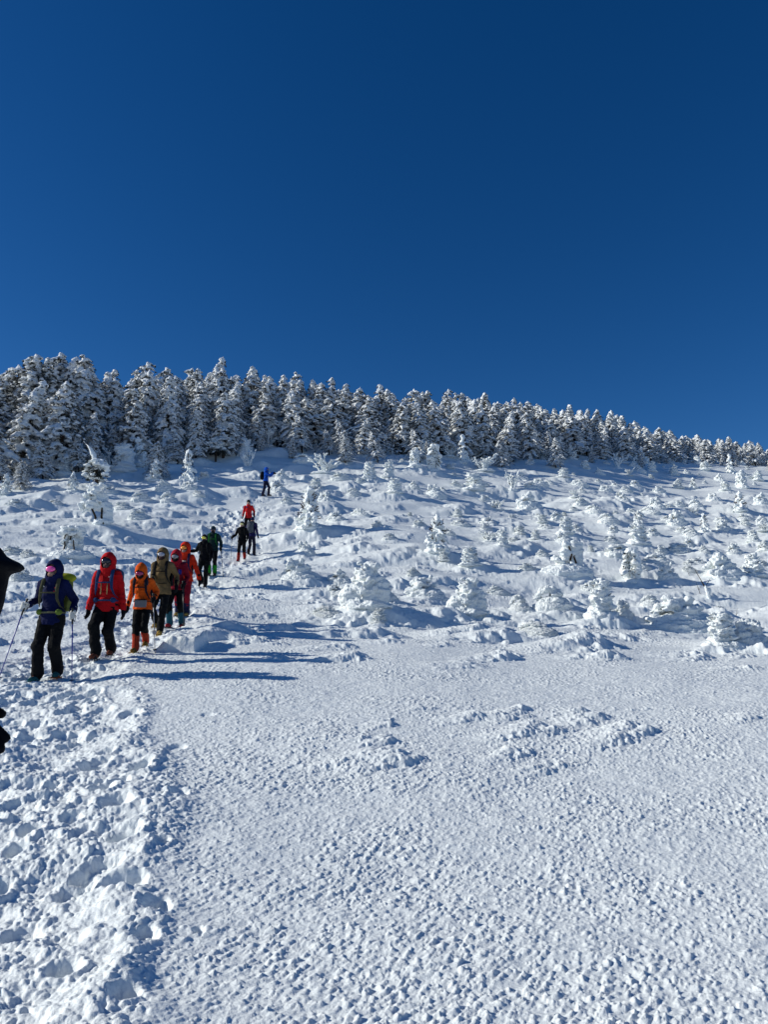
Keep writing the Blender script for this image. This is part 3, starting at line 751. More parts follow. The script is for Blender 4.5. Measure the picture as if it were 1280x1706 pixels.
def umbrella_fir(x, y, z, h, label, seed):
    t = thing('stunted_fir', label, 'tree', (x, y, z)); t.scale = (h,) * 3; rnd = random.Random(seed)
    tk = MB(); tk.tube([(0, 0, 0), (.01, 0, .4), (0, 0, .9)], [.04, .035, .015], 8); obj('trunk', tk, M['bark'], t)
    s = MB(); q = []
    for lay, (zz, rr_) in enumerate([(.55, .42), (.72, .34), (.86, .2)]):
        for i in range(12):
            a = 6.28 * i / 12 + rnd.uniform(-.2, .2); l = rr_ * rnd.uniform(.5, 1)
            s.ell((math.cos(a) * l, math.sin(a) * l, zz + .04 - l * .22), (.10, .09, .045), 8, 5)
            for k in range(16): spray(q, rnd, Vector((math.cos(a) * l * rnd.random(), math.sin(a) * l * rnd.random(), zz - .02 - l * .2)), a, .016, .13, .5)
        s.ell((0, 0, zz + .05), (rr_ * .7, rr_ * .7, .06), 10, 6)
    s.ell((0, 0, .94), (.08, .08, .06), 8, 5)
    obj('snow_coat', union(s, 'snow_coat', .022, 0, rough(.04, .1, seed, .01), M['rime']), None, t)
    cr = MB(); cr.quads([tuple(v) for v in q]); obj('crown', cr.mesh('crown'), M['needles'], t)
    return t
def ghost_tree(x, y, z, h, kind, label):
    t = thing('rime_tree', label, 'tree', (x, y, z)); t.scale = (h,) * 3; rnd = random.Random(9 if kind == 'g2' else 8)
    s = MB()
    if kind == 'g2':
        stems = [[(.06, -.03, -.03), (.0, -.07, .20), (-.10, -.09, .40), (-.12, -.06, .66)], [(.20, -.06, .02), (.16, -.09, .16), (.15, -.07, .36)]]
        ZR = Matrix.Rotation(.5, 3, 'Z'); s.box((.24, .02, .28), (.26, .08, .50), ZR @ Matrix.Rotation(-.08, 3, 'Y')); s.box((.08, .03, .5), (.34, .08, .4), ZR); s.ell((.12, .02, .05), (.22, .16, .10), 10, 6)
        for i in range(54):
            zz = rnd.uniform(.42, 1.0); w = .46 * (1.12 - zz) ** .55 + .02; xx = rnd.uniform(-1.15, .75) * w * .8; r = rnd.uniform(.03, .06)
            s.ell((xx, rnd.uniform(-.18, .18), zz - .03 + .12 * xx), (r * 1.8, r * 1.3, r * .8), 8, 5, Matrix.Rotation(rnd.uniform(-.1, .5), 3, 'Y'))
        for i in range(14): s.ell((-.30 + rnd.uniform(-.1, .12), rnd.uniform(-.1, .1), rnd.uniform(.28, .5)), (.055, .04, .035), 7, 5)
    elif kind == 'g1':
        stems = [[(-.24, -.10, .10), (-.19, -.12, .32), (-.23, -.12, .55), (-.20, -.04, .75)], [(-.08, -.03, .4), (-.03, -.08, .6), (-.07, -.03, .8)], [(.30, -.16, .02), (.16, -.17, .13), (.10, -.16, .42), (.05, -.05, .8)]]
        ZR = Matrix.Rotation(.5, 3, 'Z'); s.box((.12, .08, .5), (.42, .09, .66), ZR); s.box((-.14, .07, .55), (.34, .09, .55), ZR)
        for i in range(40):
            s.ell((rnd.uniform(-.36, .32), rnd.uniform(-.22, .2), rnd.uniform(.66, .95)), (.13, .11, .07), 9, 6)
        for i in range(16): s.ell((rnd.uniform(-.34, .34), rnd.uniform(-.12, .0), rnd.uniform(.2, .7)), (.06, .05, .09), 8, 6)
        s.ell((0, 0, .93), (.30, .2, .08), 10, 6); s.ell((.0, .05, -.04), (.8, .5, .24), 14, 8)
    else:
        stems = [[(-.04, -.16, .34), (.0, -.21, .5), (-.07, -.18, .74)], [(.12, -.17, .26), (.06, -.20, .42)]]
        s.ell((-.15, 0, -.06), (.85, .5, .30), 14, 8); s.box((.22, .02, .52), (.32, .16, .7), Matrix.Rotation(.05, 3, 'Y')); s.ell((-.02, 0, .55), (.26, .2, .3), 10, 7)
        for i in range(34):
            t_ = rnd.random(); s.ell((-.12 - .45 * (1 - t_) * rnd.random() + rnd.uniform(-.05, .25), rnd.uniform(-.2, .12), .2 + .7 * t_), (.10, .08, .055), 8, 5, Matrix.Rotation(.4, 3, 'Y'))
    obj('rime', union(s, 'rime', .018, 1, rough(.055, .11, 5, .035, (.7, .8, 1.6), fine=.02), M['rime']), None, t)
    for st in stems:
        b = MB(); b.tube(st, [.028, .024, .020, .014][:len(st)], 7); 
        for k in range(4):
            p = Vector(st[1]).lerp(Vector(st[2 if len(st) > 2 else 1]), rnd.random()); b.tube([p, p + Vector((rnd.uniform(-.05, .05), -.02, rnd.uniform(.0, .06)))], [.008, .004], 4, cap=False)
        obj('stem', b, M['twig'], t)
    return t
for (u, v, hp, k, x, y, z, h) in snags:
    if k == 'c': snag_curved(x, y, z, h)
    elif k == 'b':
        o = place('rimed_bush', SHR['b'][1], 'round rimed bush against the dark foot of the wood, left of the biggest snowy firs', 'bush', x, y, z, h, 1.0, None, .3, 1.2)
    else: umbrella_fir(x, y, z, h, 'stunted parasol-shaped fir with a bare trunk at the wood edge, left of the blue hiker' if u < 400 else 'small dark flat-topped fir on the wood edge directly above the blue hiker', int(u))
GL = {'g2': 'wind-sculpted rime tree on two bare brown stems, behind the hikers on the open snow', 'g1': 'short table-topped rime tree with dark twisted stems, right behind the navy-jacketed hiker',
      'g0': 'tall rime lump with a tangle of dark twigs on a long snow drift'}
for n, (x, y, h, w, k) in enumerate(shrub_places):
    z = ground_at(x, y)
    if k[0] == 'g': ghost_tree(x, y, z - .03, h, k, GL[k]); continue
    h *= 1.04; sh = SHR[k][rr.randrange(len(SHR[k]))]
    ratio = {'m': 1.75, 'p': .72, 'p2': 1.1, 's': .68, 'b': 1.2, 'f': .7}[k]
    sx = float(np.clip(w / (h * ratio), .6, 1.9))
    nm, ct = {'m': ('rime_shrub', 'shrub'), 'p': ('rime_sapling', 'sapling'), 'p2': ('rime_shrub', 'shrub'), 's': ('rime_fir', 'tree'), 'b': ('rime_bush', 'bush'), 'f': ('flagged_fir', 'tree')}[k]
    dz = {'m': .10, 's': .0}.get(k, .03) * h + .02 * h
    o = place(nm, sh, None, ct, x, y, z - dz - (.16 * h if k == 'm' else .06 * h), h * (1.2 if k == 'm' else 1.06), 1.0, 'rime-covered shrubs and saplings on the slope', rr.uniform(-.5, .5), sx)
    THINGS.append([o, 'shrub', x, y, h, w, k])
# dead sticks poking from the snow
for n, (u, v, hp, a) in enumerate(STICKS):
    x, y, z = world_at(u, v); z = ground_at(x, y); h = hp * y / F_PX
    t = thing('dead_stem', ['thin bare stem with a rimed foot leaning left above the big right mound', 'tiny three-pronged twig poking from the snow beside the rightmost large rime mound',
                            'short dark twig tilted left, up-slope of the leaning bare stem', 'forked bare twig just left of the leaning bare stem'][n], 'twig', (x, y, z - .05)); t.scale = (h,) * 3
    b = MB(); w = math.tan(R(a)); b.tube([(0, 0, 0), (w * .45, 0, .5), (w * 1.1, 0, 1)], [.022, .016, .007], 6)
    b.tube([(w * .35, 0, .4), (w * .3 + .18, 0, .7)], [.010, .006], 5); b.tube([(w * .3, 0, .35), (w * .3 - .16, 0, .62)], [.010, .006], 5)
    obj('stem', b, M['twig'], t)
    if n == 0:
        s = MB(); s.tube([(-.02, 0, 0), (-.05, 0, .2), (-.12, 0, .42)], [.06, .07, .05], 8); s.ell((0, .0, .28), (.08, .06, .12)); obj('rime', union(s, 'rime', .012, 0, rough(.03, .1, 2)), M['rime'], t)
# ------------------------------------------------------------------ the hikers
def cloth(name, col, dirt=1.0):
    if name not in M: M[name] = mat(name, col, .8, .06, bump=[(16, .012), (60, .003)], var=(5, tuple(c * .72 for c in col), .35, .75), sheen=0)
    return M[name]
SKIN = mat('skin', (.42, .24, .17), .6, .3)
DARK = cloth('dark_cloth', (.012, .013, .016))
RUB = mat('rubber', (.01, .01, .01), .5, .4)
METAL = mat('steel', (.45, .45, .45), .35, .5, metal=1.0)
def glossy(name, col):
    if name not in M: M[name] = mat(name, col, .12, .6)
    return M[name]

def ik(S, T, a, b, hint):
    S, T = Vector(S), Vector(T); d = T - S; L = min(d.length, (a + b) * .995); d = d.normalized(); T = S + d * L
    c = (a * a + L * L - b * b) / (2 * L); h = math.sqrt(max(0, a * a - c * c)); n = Vector(hint); n = (n - d * n.dot(d)).normalized()
    return S + d * c + n * h, T

def wrinkle(amp, seed, sc=.10):
    def f(co, no):
        p = co / sc; d = amp * fbm3(p * np.array([.8, .8, 1.5]), seed, 3) + amp * .5 * noise3(p * np.array([.5, .5, 2.8]), seed + 4)
        return co + no * d[:, None]
    return f

def hand_mesh(mb, wrist, fdir, axis=None, k=1.0):
    """gloved hand with four fingers and a thumb; axis: the shaft it closes on"""
    wrist, f = Vector(wrist), Vector(fdir).normalized()
    if axis is not None:
        d = Vector(axis).normalized(); a = -(f - d * f.dot(d)).normalized(); b = d.cross(a); p = wrist + f * .085 * k
        for i in range(4):
            rad_, ln = .031 * k, (200, 225, 220, 190)[i]
            pts = [p + d * (-.032 + .022 * i) * k + (a * math.cos(R(t)) + b * math.sin(R(t))) * rad_ for t in np.linspace(25, ln, 6)]
            mb.tube(pts, [.0135 * k, .0135 * k, .013 * k, .0125 * k, .012 * k, .010 * k], 7)
        pts = [p + d * .045 * k + (a * math.cos(R(t)) + b * math.sin(R(t))) * .032 * k for t in (-20, -65, -110, -145)]
        mb.tube([wrist + f * .03 * k] + pts, [.018 * k, .016 * k, .015 * k, .013 * k, .011 * k], 7)
        mb.ell(p + a * .034 * k, (.030 * k, .030 * k, .045 * k), 9, 7, d.to_track_quat('Z', 'X').to_matrix()); mb.tube([wrist - f * .06 * k, wrist + f * .05 * k], [.045 * k, .036 * k], 9)
        return p
    side = f.orthogonal().normalized() if abs(f.z) < .5 else Vector((0, -1, 0)); side = (side - f * side.dot(f)).normalized(); nrm = f.cross(side)
    mb.tube([wrist - f * .06 * k, wrist + f * .075 * k], [.046 * k, .036 * k], 9, .8, up=tuple(nrm))
    for i in range(4):
        o = wrist + f * .075 * k + side * (-.033 + .022 * i) * k; l = (.062, .076, .078, .06)[i] * k
        mb.tube([o, o + f * l * .5 + nrm * .006, o + f * l * .9 + nrm * .026 * k], [.0135 * k, .0125 * k, .010 * k], 7)
    o = wrist + f * .02 * k - side * .03 * k
    mb.tube([o, o - side * .03 * k + f * .03 * k, o - side * .036 * k + f * .065 * k + nrm * .012], [.017 * k, .015 * k, .011 * k], 7)
    return wrist + f * .08 * k

def person(label, u, v, H, o, rot=0.0, at=None):
    """o: outfit and pose; local frame: facing -y, x to the photo's right when rot is 0"""
    if at: x, y = at
    else: x, y, _ = world_at(u, v)
    zg = np.median([ground_at(x + a, y + b) for a in (-.15, 0, .15) for b in (-.15, 0, .15)]); s = H / 1.72
    root = thing('person', label, 'person', (x, y, float(zg)), R(rot), 'hikers coming down the trodden path', s); root.scale.x *= .93
    mw = Matrix.Translation((x, y, float(zg))) @ Matrix.Rotation(R(rot), 4, 'Z') @ Matrix.Scale(s, 4) @ Matrix.Diagonal((.93, 1, 1, 1))
    lean = o.get('lean', .05); off = lambda z: -lean * max(0, z - .9) / .5
    sd = o.get('seed', int(abs(u)) + 1)
    sh = {-1: Vector((-.185, off(1.40), 1.405)), 1: Vector((.185, off(1.40), 1.405))}
    neck = Vector((0, off(1.48), 1.47)); hp = o.get('nod', .0)    # nod: head bent forward
    head = neck + Vector((0, -.02 - .07 * hp, .135 - .035 * hp)); HR = Matrix.Rotation(R(o.get('turn', 0)), 3, 'Z') @ Matrix.Rotation(R(-35 * hp), 3, 'X').inverted().transposed()
    HR = Matrix.Rotation(R(o.get('turn', 0)), 3, 'Z') @ Matrix.Rotation(R(32 * hp), 3, 'X')
    Hd = lambda a, b, c: tuple(head + HR @ Vector((a, b, c)))
    hands, elb, fore = {}, {}, {}
    for sg in (-1, 1):
        t = Vector(o['hands'][sg]); e, w = ik(sh[sg], t, .29, .27, o.get('elbow', {}).get(sg, (sg * .28, .8, -.5))); elb[sg], hands[sg] = e, w; fore[sg] = (w - e).normalized()
    knees, ank = {}, {}
    for sg in (-1, 1):
        fx, fy = o['feet'][sg][:2]; w = mw @ Vector((fx, fy, 0)); dz = float(np.clip((ground_at(w.x, w.y) - zg) / s, -.16, .16)) + (o['feet'][sg][2] if len(o['feet'][sg]) > 2 else 0)
        hip = Vector((sg * .095, 0, .90)); k, a = ik(hip, (fx, fy, .10 + dz), .43, .43, (sg * .12, -1, 0)); knees[sg], ank[sg] = k, a
    # body: one continuous surface
    b = MB()
    b.ell((0, off(1.25), 1.26), (.155, .105, .20)); b.ell((0, 0, 1.02), (.14, .10, .18)); b.ell((0, 0, .92), (.15, .11, .12)); b.ell((0, off(1.4), 1.40), (.18, .08, .07))
    b.tube([neck - Vector((0, 0, .08)), neck + Vector((0, -.01, .07))], [.062, .056])
    b.ell(head, (.078, .098, .115), 14, 10, HR); b.ell(Hd(0, -.03, -.06), (.055, .062, .055), 10, 8, HR); b.ell(Hd(0, -.103, -.012), (.014, .02, .026), 8, 6, HR)
    b.ell(Hd(0, -.09, -.052), (.026, .014, .010), 8, 6, HR)
    for sg in (-1, 1):
        b.ell(Hd(sg * .078, .005, -.01), (.012, .02, .03), 7, 5, HR); b.ell(Hd(sg * .032, -.083, .008), (.015, .014, .012), 7, 5, HR)
        b.tube([sh[sg], elb[sg], hands[sg]], [.056, .043, .031], 9); b.tube([hands[sg], hands[sg] + fore[sg] * .09], [.028, .024], 7)
        b.tube([(sg * .09, 0, .90), knees[sg], ank[sg]], [.083, .058, .042], 9); b.ell(ank[sg] + Vector((0, -.07, -.05)), (.042, .12, .035), 9, 7)
    me = union(b, 'body', .014, 1); me.materials.append(SKIN); me.materials.append(DARK)
    c = np.array([p.center.z for p in me.polygons]); me.polygons.foreach_set('material_index', (c < neck.z).astype(np.int32)); obj('body', me, None, root)
    # trousers
    t = MB(); t.ell((0, .0, .93), (.165, .125, .14), 12, 8)
    tb = o.get('baggy', 1.0)
    for sg in (-1, 1):
        bot = ank[sg] + (knees[sg] - ank[sg]) * (.50 if 'gaiters' in o else .06)
        mid = knees[sg] + (ank[sg] - knees[sg]) * .45
        pts = [(sg * .088, 0, .90), Vector((sg * .09, 0, .90)).lerp(knees[sg], .5), knees[sg], mid, bot] if 'gaiters' not in o else [(sg * .088, 0, .90), Vector((sg * .09, 0, .90)).lerp(knees[sg], .5), knees[sg], bot]
        rs = [.102, .090, .078, .077, .080] if 'gaiters' not in o else [.104, .096, .083, .076]
        t.tube(pts, [r * tb for r in rs], 11); t.ell(knees[sg] + Vector((0, -.01, 0)), (.088 * tb, .09 * tb, .10), 9, 7)
    obj('trousers', union(t, 'trousers', .014, 1, wrinkle(.018, sd), cloth(*o['trousers'])), None, root)
    # jacket with sleeves and collar
    j = MB(); hem = o.get('hem', .84); jb = o.get('bulk', 1.0) * .93
    j.ell((0, off(1.27) - .0, 1.27), (.20 * jb, .145 * jb, .21), 14, 9); j.ell((0, off(1.05), 1.07), (.185 * jb, .145 * jb, .20), 14, 9)
    j.tube([(0, off(1.05), 1.05), (0, 0, .93), (0, 0, hem)], [.195 * jb, .208 * jb, .215], 18, .80, cap=False, up=(0, 1, 0)); j.ell((0, off(1.4), 1.405), (.215, .105, .085), 12, 8)
    j.tube([neck - Vector((0, 0, .10)), neck + Vector((0, -.02 - .03 * hp, .05))], [.10, .088], 11)
    for sg in (-1, 1): j.tube([sh[sg] + Vector((-sg * .01, 0, 0)), sh[sg].lerp(elb[sg], .5), elb[sg], elb[sg].lerp(hands[sg], .5), hands[sg] - fore[sg] * .0], [.086 * jb, .076 * jb, .067 * jb, .061 * jb, .053], 11)
    jk = obj('jacket', union(j, 'jacket', .014, 2, wrinkle(.020, sd + 3), cloth(*o['jacket'])), None, root)
    # gloves
    grip = {}
    for sg in (-1, 1):
        g = MB(); ax = o.get('poles', {}).get(sg); d = None
        if ax:
            hw = mw @ (hands[sg] + fore[sg] * .085); tw = Vector((ax[0], ax[1], ground_at(ax[0], ax[1]) - .02)) if len(ax) == 2 else None
            if tw is None:
                tip = mw @ Vector(ax); tw = Vector((tip.x, tip.y, ground_at(tip.x, tip.y) - .02))
            dw = (hw - tw).normalized(); d = (mw.to_3x3().inverted() @ dw).normalized(); grip[sg] = (hw, tw, dw)
        hand_mesh(g, hands[sg], fore[sg] if d else fore[sg].lerp(Vector((0, 0, -1)), .4), d, 1.22)
        obj('glove', union(g, 'glove', .007, 1, None, cloth(*o['gloves'])), None, root)
    # boots
    for sg in (-1, 1):
        fx = MB(); f = MB(); a = ank[sg]; yaw = Matrix.Rotation(R(sg * 8), 3, 'Z')
        f.ell(a + yaw @ Vector((0, -.06, -.045)), (.052, .145, .048), 11, 8, yaw); f.ell(a + yaw @ Vector((0, -.13, -.05)), (.052, .065, .042), 10, 7, yaw); f.tube([a + Vector((0, .01, -.03)), a + Vector((0, .02, .10))], [.058, .062], 10)
        bt = obj('boot', union(f, 'boot', .010, 1, wrinkle(.006, sd + 8, .06), cloth(*o['boots'])), None, root)
        fx.box(a + yaw @ Vector((0, -.06, -.088)), (.085, .25, .014), yaw)
        for yy in (-.19, -.13, -.03, .05):
            for xx in (-.042, .042): fx.tube([a + yaw @ Vector((xx, yy, -.075)), a + yaw @ Vector((xx * 1.1, yy, -.125))], [.008, .003], 5, cap=False)
        fx.tube([a + yaw @ Vector((-.056, -.10, -.08)), a + yaw @ Vector((0, -.10, -.0)), a + yaw @ Vector((.056, -.10, -.08))], [.009] * 3, 6)
        cp = obj('crampon', fx, cloth(*o.get('crampon', ('crampon_grey', (.08, .08, .09)))), bt)
        if 'gaiters' in o:
            gt = MB(); top = a.lerp(knees[sg], .62); gt.tube([a + Vector((0, -.01, .0)), a.lerp(knees[sg], .35), top], [.078, .076, .082], 12)
            obj('gaiter', union(gt, 'gaiter', .010, 1, wrinkle(.008, sd + 12, .07), cloth(*o['gaiters'])), None, root)
    # head cover
    if o.get('hood'):
        h = MB(); h.ell(head + HR @ Vector((0, .02, .022)), (.120, .138, .142), 20, 14, HR); h.ell(head + HR @ Vector((0, .05, .10)), (.07, .09, .07), 12, 8, HR); h.tube([neck + Vector((0, .03, -.05)), head + HR @ Vector((0, .01, -.06))], [.125, .12], 14)
        me = union(h, 'hood', .012, 2, wrinkle(.010, sd + 20, .09)); bm = __import__('bmesh').new(); bm.from_mesh(me); inv = HR.inverted()
        kill = []
        for fc in bm.faces:
            q = inv @ (fc.calc_center_median() - head)
            if q.y < -.02 and ((q.x / .086)**2 + ((q.z + .010) / .094)**2) < 1: kill.append(fc)
        __import__('bmesh').ops.delete(bm, geom=kill, context='FACES'); bm.to_mesh(me); bm.free()
        hm = cloth(*o['hood']); me.materials.append(hm); smooth(me); ho = obj('hood', me, None, root); so_ = ho.modifiers.new('t', 'SOLIDIFY'); so_.thickness = .012; so_.offset = 1
        if o.get('brim'):
            br = MB(); br.ell(head + HR @ Vector((0, -.12, .095)), (.10, .138, .026), 16, 8, HR @ Matrix.Rotation(R(9), 3, 'X'))
            br.tube([head + HR @ Vector((0, -.15, .07)), head + HR @ Vector((0, -.165, -.0)), head + HR @ Vector((0, -.150, -.06)), head + HR @ Vector((0, -.135, -.12))], [.07, .052, .050, .052], 12); br.ell(head + HR @ Vector((0, -.14, -.15)), (.07, .075, .016), 12, 6)
            obj('brim', union(br, 'brim', .008, 2, wrinkle(.004, 5), hm), None, root)
    if o.get('hat'):
        h = MB(); h.ell(head + HR @ Vector((0, .008, .045)), (.094, .113, .105), 16, 10, HR); h.ell(head + HR @ Vector((0, .004, .045)), (.099, .118, .028), 16, 7, HR)
        me = union(h, 'beanie', .010, 1, wrinkle(.004, sd + 2, .05), cloth(*o['hat'])); obj('beanie', me, None, root)
    if o.get('mask'):
        m_ = MB(); m_.ell(head + HR @ Vector((0, -.032, -.062)), (.068, .080, .060), 14, 9, HR); m_.tube([neck + Vector((0, -.01, -.02)), head + HR @ Vector((0, -.01, -.07))], [.075, .072], 12)
        obj('face_mask', union(m_, 'face_mask', .010, 1, wrinkle(.004, sd, .05), cloth(*o['mask'])), None, root)
    if o.get('goggles'):
        gname, gcol = o['goggles']; fr = MB(); fr.ell(head + HR @ Vector((0, -.082, .014)), (.088, .040, .054), 16, 9, HR); 
        ps = [head + HR @ Vector((.086 * math.sin(a), -.104 * math.cos(a), .016)) for a in np.linspace(.6, 5.68, 14)]
        fr.tube(ps, [.015] * 14, 6, up=(0, 0, 1)); g = obj('goggles', union(fr, 'goggles', .008, 1, None, cloth('goggle_frame', (.02, .02, .022))), None, root)
        ln = MB(); ln.ell(head + HR @ Vector((0, -.096, .014)), (.081, .036, .045), 18, 10, HR); obj('lens', ln, glossy(gname, gcol), g)
    for (n_, c_, px, pz, wd, ht) in o.get('marks', []):   # small pieces on the jacket front
        mk = MB(); yy = off(pz) - .150 * jb * math.sqrt(max(.1, 1 - (px / (.21 * jb))**2)) - .012; mk.box((px, yy, pz), (wd, .012, ht), Matrix.Rotation(math.atan2(px, .2) * 1.0, 3, 'Z'))
        obj(n_, mk, cloth(n_ + '_' + str(sd), c_), jk)
    # the backpack: worn, so a thing of its own
    pk = o.get('pack')
    if pk:
        pr = thing('backpack', pk['label'], 'backpack', (x, y, float(zg)), R(rot), None, s); pr.scale.x *= .93
        w_, h_ = pk.get('w', .15), pk.get('h', .27); zc = pk.get('z', 1.22); B = MB(); yb = off(zc) + .15 + .09
        B.box((0, yb, zc), (w_ * 1.7, .17, h_ * 1.75)); B.ell((0, yb + .02, zc), (w_, .13, h_), 14, 9); B.ell((0, yb, zc + h_ * .85), (w_ * .95, .11, .09), 12, 8)
        obj('pack_body', union(B, 'pack_body', .016, 3, wrinkle(.018, sd + 6), cloth(*pk['body'])), None, pr)
        if pk.get('lid'):
            L_ = MB(); L_.ell((.03, yb, zc + h_ * .98), (w_ * 1.1, .12, .08), 12, 8); obj('lid', union(L_, 'lid', .014, 1, wrinkle(.01, sd), cloth(*pk['lid'])), None, pr)
        for sg in (-1, 1):
            S_ = MB(); P = [(sg * .10, off(1.4) + .14, 1.40), (sg * .115, off(1.46) + .04, 1.505), (sg * .12, off(1.43) - .08, 1.475), (sg * .125, off(1.33) - .158 * jb, 1.33), (sg * .135, off(1.18) - .170 * jb, 1.18),
                            (sg * .165, off(1.08) - .115 * jb, 1.08), (sg * .205 * jb, off(1.02), 1.03), (sg * .15, off(1.0) + .13, 1.0)]
            S_.tube(P, [.030, .034, .036, .034, .026, .016, .014, .014], 8, .42, up=(0, -1, .3)); obj('strap', union(S_, 'strap', .008, 1, None, cloth(*pk['strap'])), None, pr)
        st = MB(); st.tube([(sg * .12, off(1.27) - .172 * jb - (.006 if sg == 0 else 0), 1.27) for sg in (-1, 0, 1)], [.011] * 3, 6); obj('sternum_strap', st, cloth(*pk['strap']), pr)
        if pk.get('belt'):
            bl = MB(); n = 16; bl.tube([(.195 * jb * math.sin(a), off(1.0) - .168 * jb * math.cos(a), .985) for a in np.linspace(-2.5, 2.5, n)], [.030] * n, 8, .5, up=(0, 0, 1)); 
            obj('hip_belt', union(bl, 'hip_belt', .010, 1, None, cloth(*pk['belt'])), None, pr)
            for sg in (-1, 1):
                bp_ = MB(); bp_.ell((sg * .155, off(1.0) - .12, .99), (.055, .04, .045), 9, 7, Matrix.Rotation(sg * .7, 3, 'Z')); obj('belt_pocket', bp_, cloth(*pk.get('pocket', pk['belt'])), pr)
    if o.get('pouch'):
        pr = thing('waist_pouch', o['pouch'][0], 'pouch', (x, y, float(zg)), R(rot), None, s); pr.scale.x *= .93; q = MB(); q.box((.02, -.20, .95), (.25, .05, .15), Matrix.Rotation(.04, 3, 'Y'))
        obj('pouch_body', union(q, 'pouch_body', .008, 2, wrinkle(.006, 3), cloth(*o['pouch'][1])), None, pr); q = MB(); q.box((.02, -.226, 1.022), (.24, .02, .022)); obj('flap', q, DARK, pr)
        q = MB(); q.tube([(.192 * math.sin(a), -.175 * math.cos(a), 1.0) for a in np.linspace(-3, 3, 18)], [.012] * 18, 6, up=(0, 0, 1)); obj('belt', q, DARK, pr)
    # trekking poles
    for sg, (hw, tw, dw) in grip.items():
        lab, shaft = o['pole_label'][sg], o['shaft']
        pr = thing('trekking_pole', lab, 'trekking pole', tw, 0, 'trekking poles of the hikers'); e = (hw - tw); L = e.length
        q = MB(); q.tube([(0, 0, 0), e * .45, e * .46, e * .93], [.006, .007, .009, .010], 8, cap=False); obj('shaft', q, M[shaft], pr)
        q = MB(); q.tube([e - dw * .13, e - dw * .05, e + dw * .07, e + dw * .095], [.013, .016, .015, .019], 8); obj('grip', q, RUB, pr)
        q = MB(); q.ell(dw * .07, (.042, .042, .008), 12, 5, dw.to_track_quat('Z', 'X').to_matrix()); obj('basket', q, RUB, pr)
        q = MB(); side = dw.orthogonal().normalized(); q.tube([e + dw * .06, e + side * .05 - dw * .02, e + side * .03 - dw * .10, e - dw * .03], [.006] * 4, 5, cap=False); obj('wrist_strap', q, DARK, pr)
    return root

M['shaft_blue'] = mat('shaft_blue', (.04, .05, .30), .35, .5); M['shaft_grey'] = mat('shaft_grey', (.32, .30, .30), .35, .5); M['shaft_black'] = mat('shaft_black', (.03, .03, .03), .35, .5)
BLK = ('black_cloth', (.006, .0065, .009)); BLKT = ('black_trousers', (.008, .0085, .010))
person('person in navy hooded jacket, pink goggles and white gloves, leading with two poles', 79, 1127, 1.70,
  dict(lean=.04, hem=.80, jacket=('navy', (.007, .011, .055)), hood=('navy', (.007, .011, .055)), trousers=BLKT, baggy=1.18, gloves=('white_glove', (.62, .62, .58)), boots=('teal_boot', (.02, .10, .11)),
   crampon=('crampon_orange', (.45, .12, .05)), mask=('tan_mask', (.35, .22, .16)), goggles=('lens_pink', (.85, .10, .38)), hands={-1: (-.33, -.14, 1.10), 1: (.37, -.10, 1.0)}, feet={-1: (-.12, -.10), 1: (.11, .10)},
   poles={-1: (-.62, -.30, 0), 1: (.46, -.16, 0)}, shaft='shaft_blue', pole_label={-1: 'blue pole planted outward from the leading navy-jacketed hiker, beside the frame edge', 1: 'blue pole held upright by the navy hiker, on the side nearest the red-jacketed hiker'},
   marks=[('chest_mark', (.6, .03, .05), .10, 1.34, .035, .012), ('chest_mark', (.7, .7, .7), .09, 1.29, .05, .010), ('shoulder_mark', (.6, .6, .6), -.09, 1.36, .02, .02)],
   pack=dict(label='yellow-green backpack worn by the navy-jacketed hiker at the front', body=('lime_pack', (.13, .15, .04)), lid=('lime_lid', (.36, .38, .03)), strap=('olive_strap', (.07, .07, .04)), belt=('khaki_belt', (.17, .17, .10)), pocket=('green_pocket', (.14, .20, .04)), w=.20, h=.27, z=1.25), turn=-6))
person('person in bright red hooded jacket and black goggles, arms hanging, second in line', 172, 1098, 1.74,
  dict(lean=.05, hem=.80, bulk=1.02, jacket=('red', (.50, .010, .014)), hood=('red', (.50, .010, .014)), trousers=BLKT, baggy=1.15, gloves=BLK, boots=('brown_boot', (.16, .05, .03)), mask=('grey_mask', (.10, .07, .07)),
   goggles=('lens_dark', (.015, .015, .03)), hands={-1: (-.25, -.16, .84), 1: (.29, .04, .80)}, feet={-1: (-.05, -.20), 1: (.06, .16, .05)},
   marks=[('zipper', (.50, .36, .16), -.055, 1.18, .014, .20), ('zipper', (.50, .36, .16), .055, 1.18, .014, .20), ('chest_mark', (.7, .6, .6), .10, 1.36, .06, .010)],
   pack=dict(label='dark blue backpack straps and pack on the red-jacketed second hiker', body=('blue_pack', (.02, .05, .12)), strap=('blue_strap', (.02, .05, .14)), belt=('blue_strap', (.02, .05, .14)), w=.20, h=.28)))
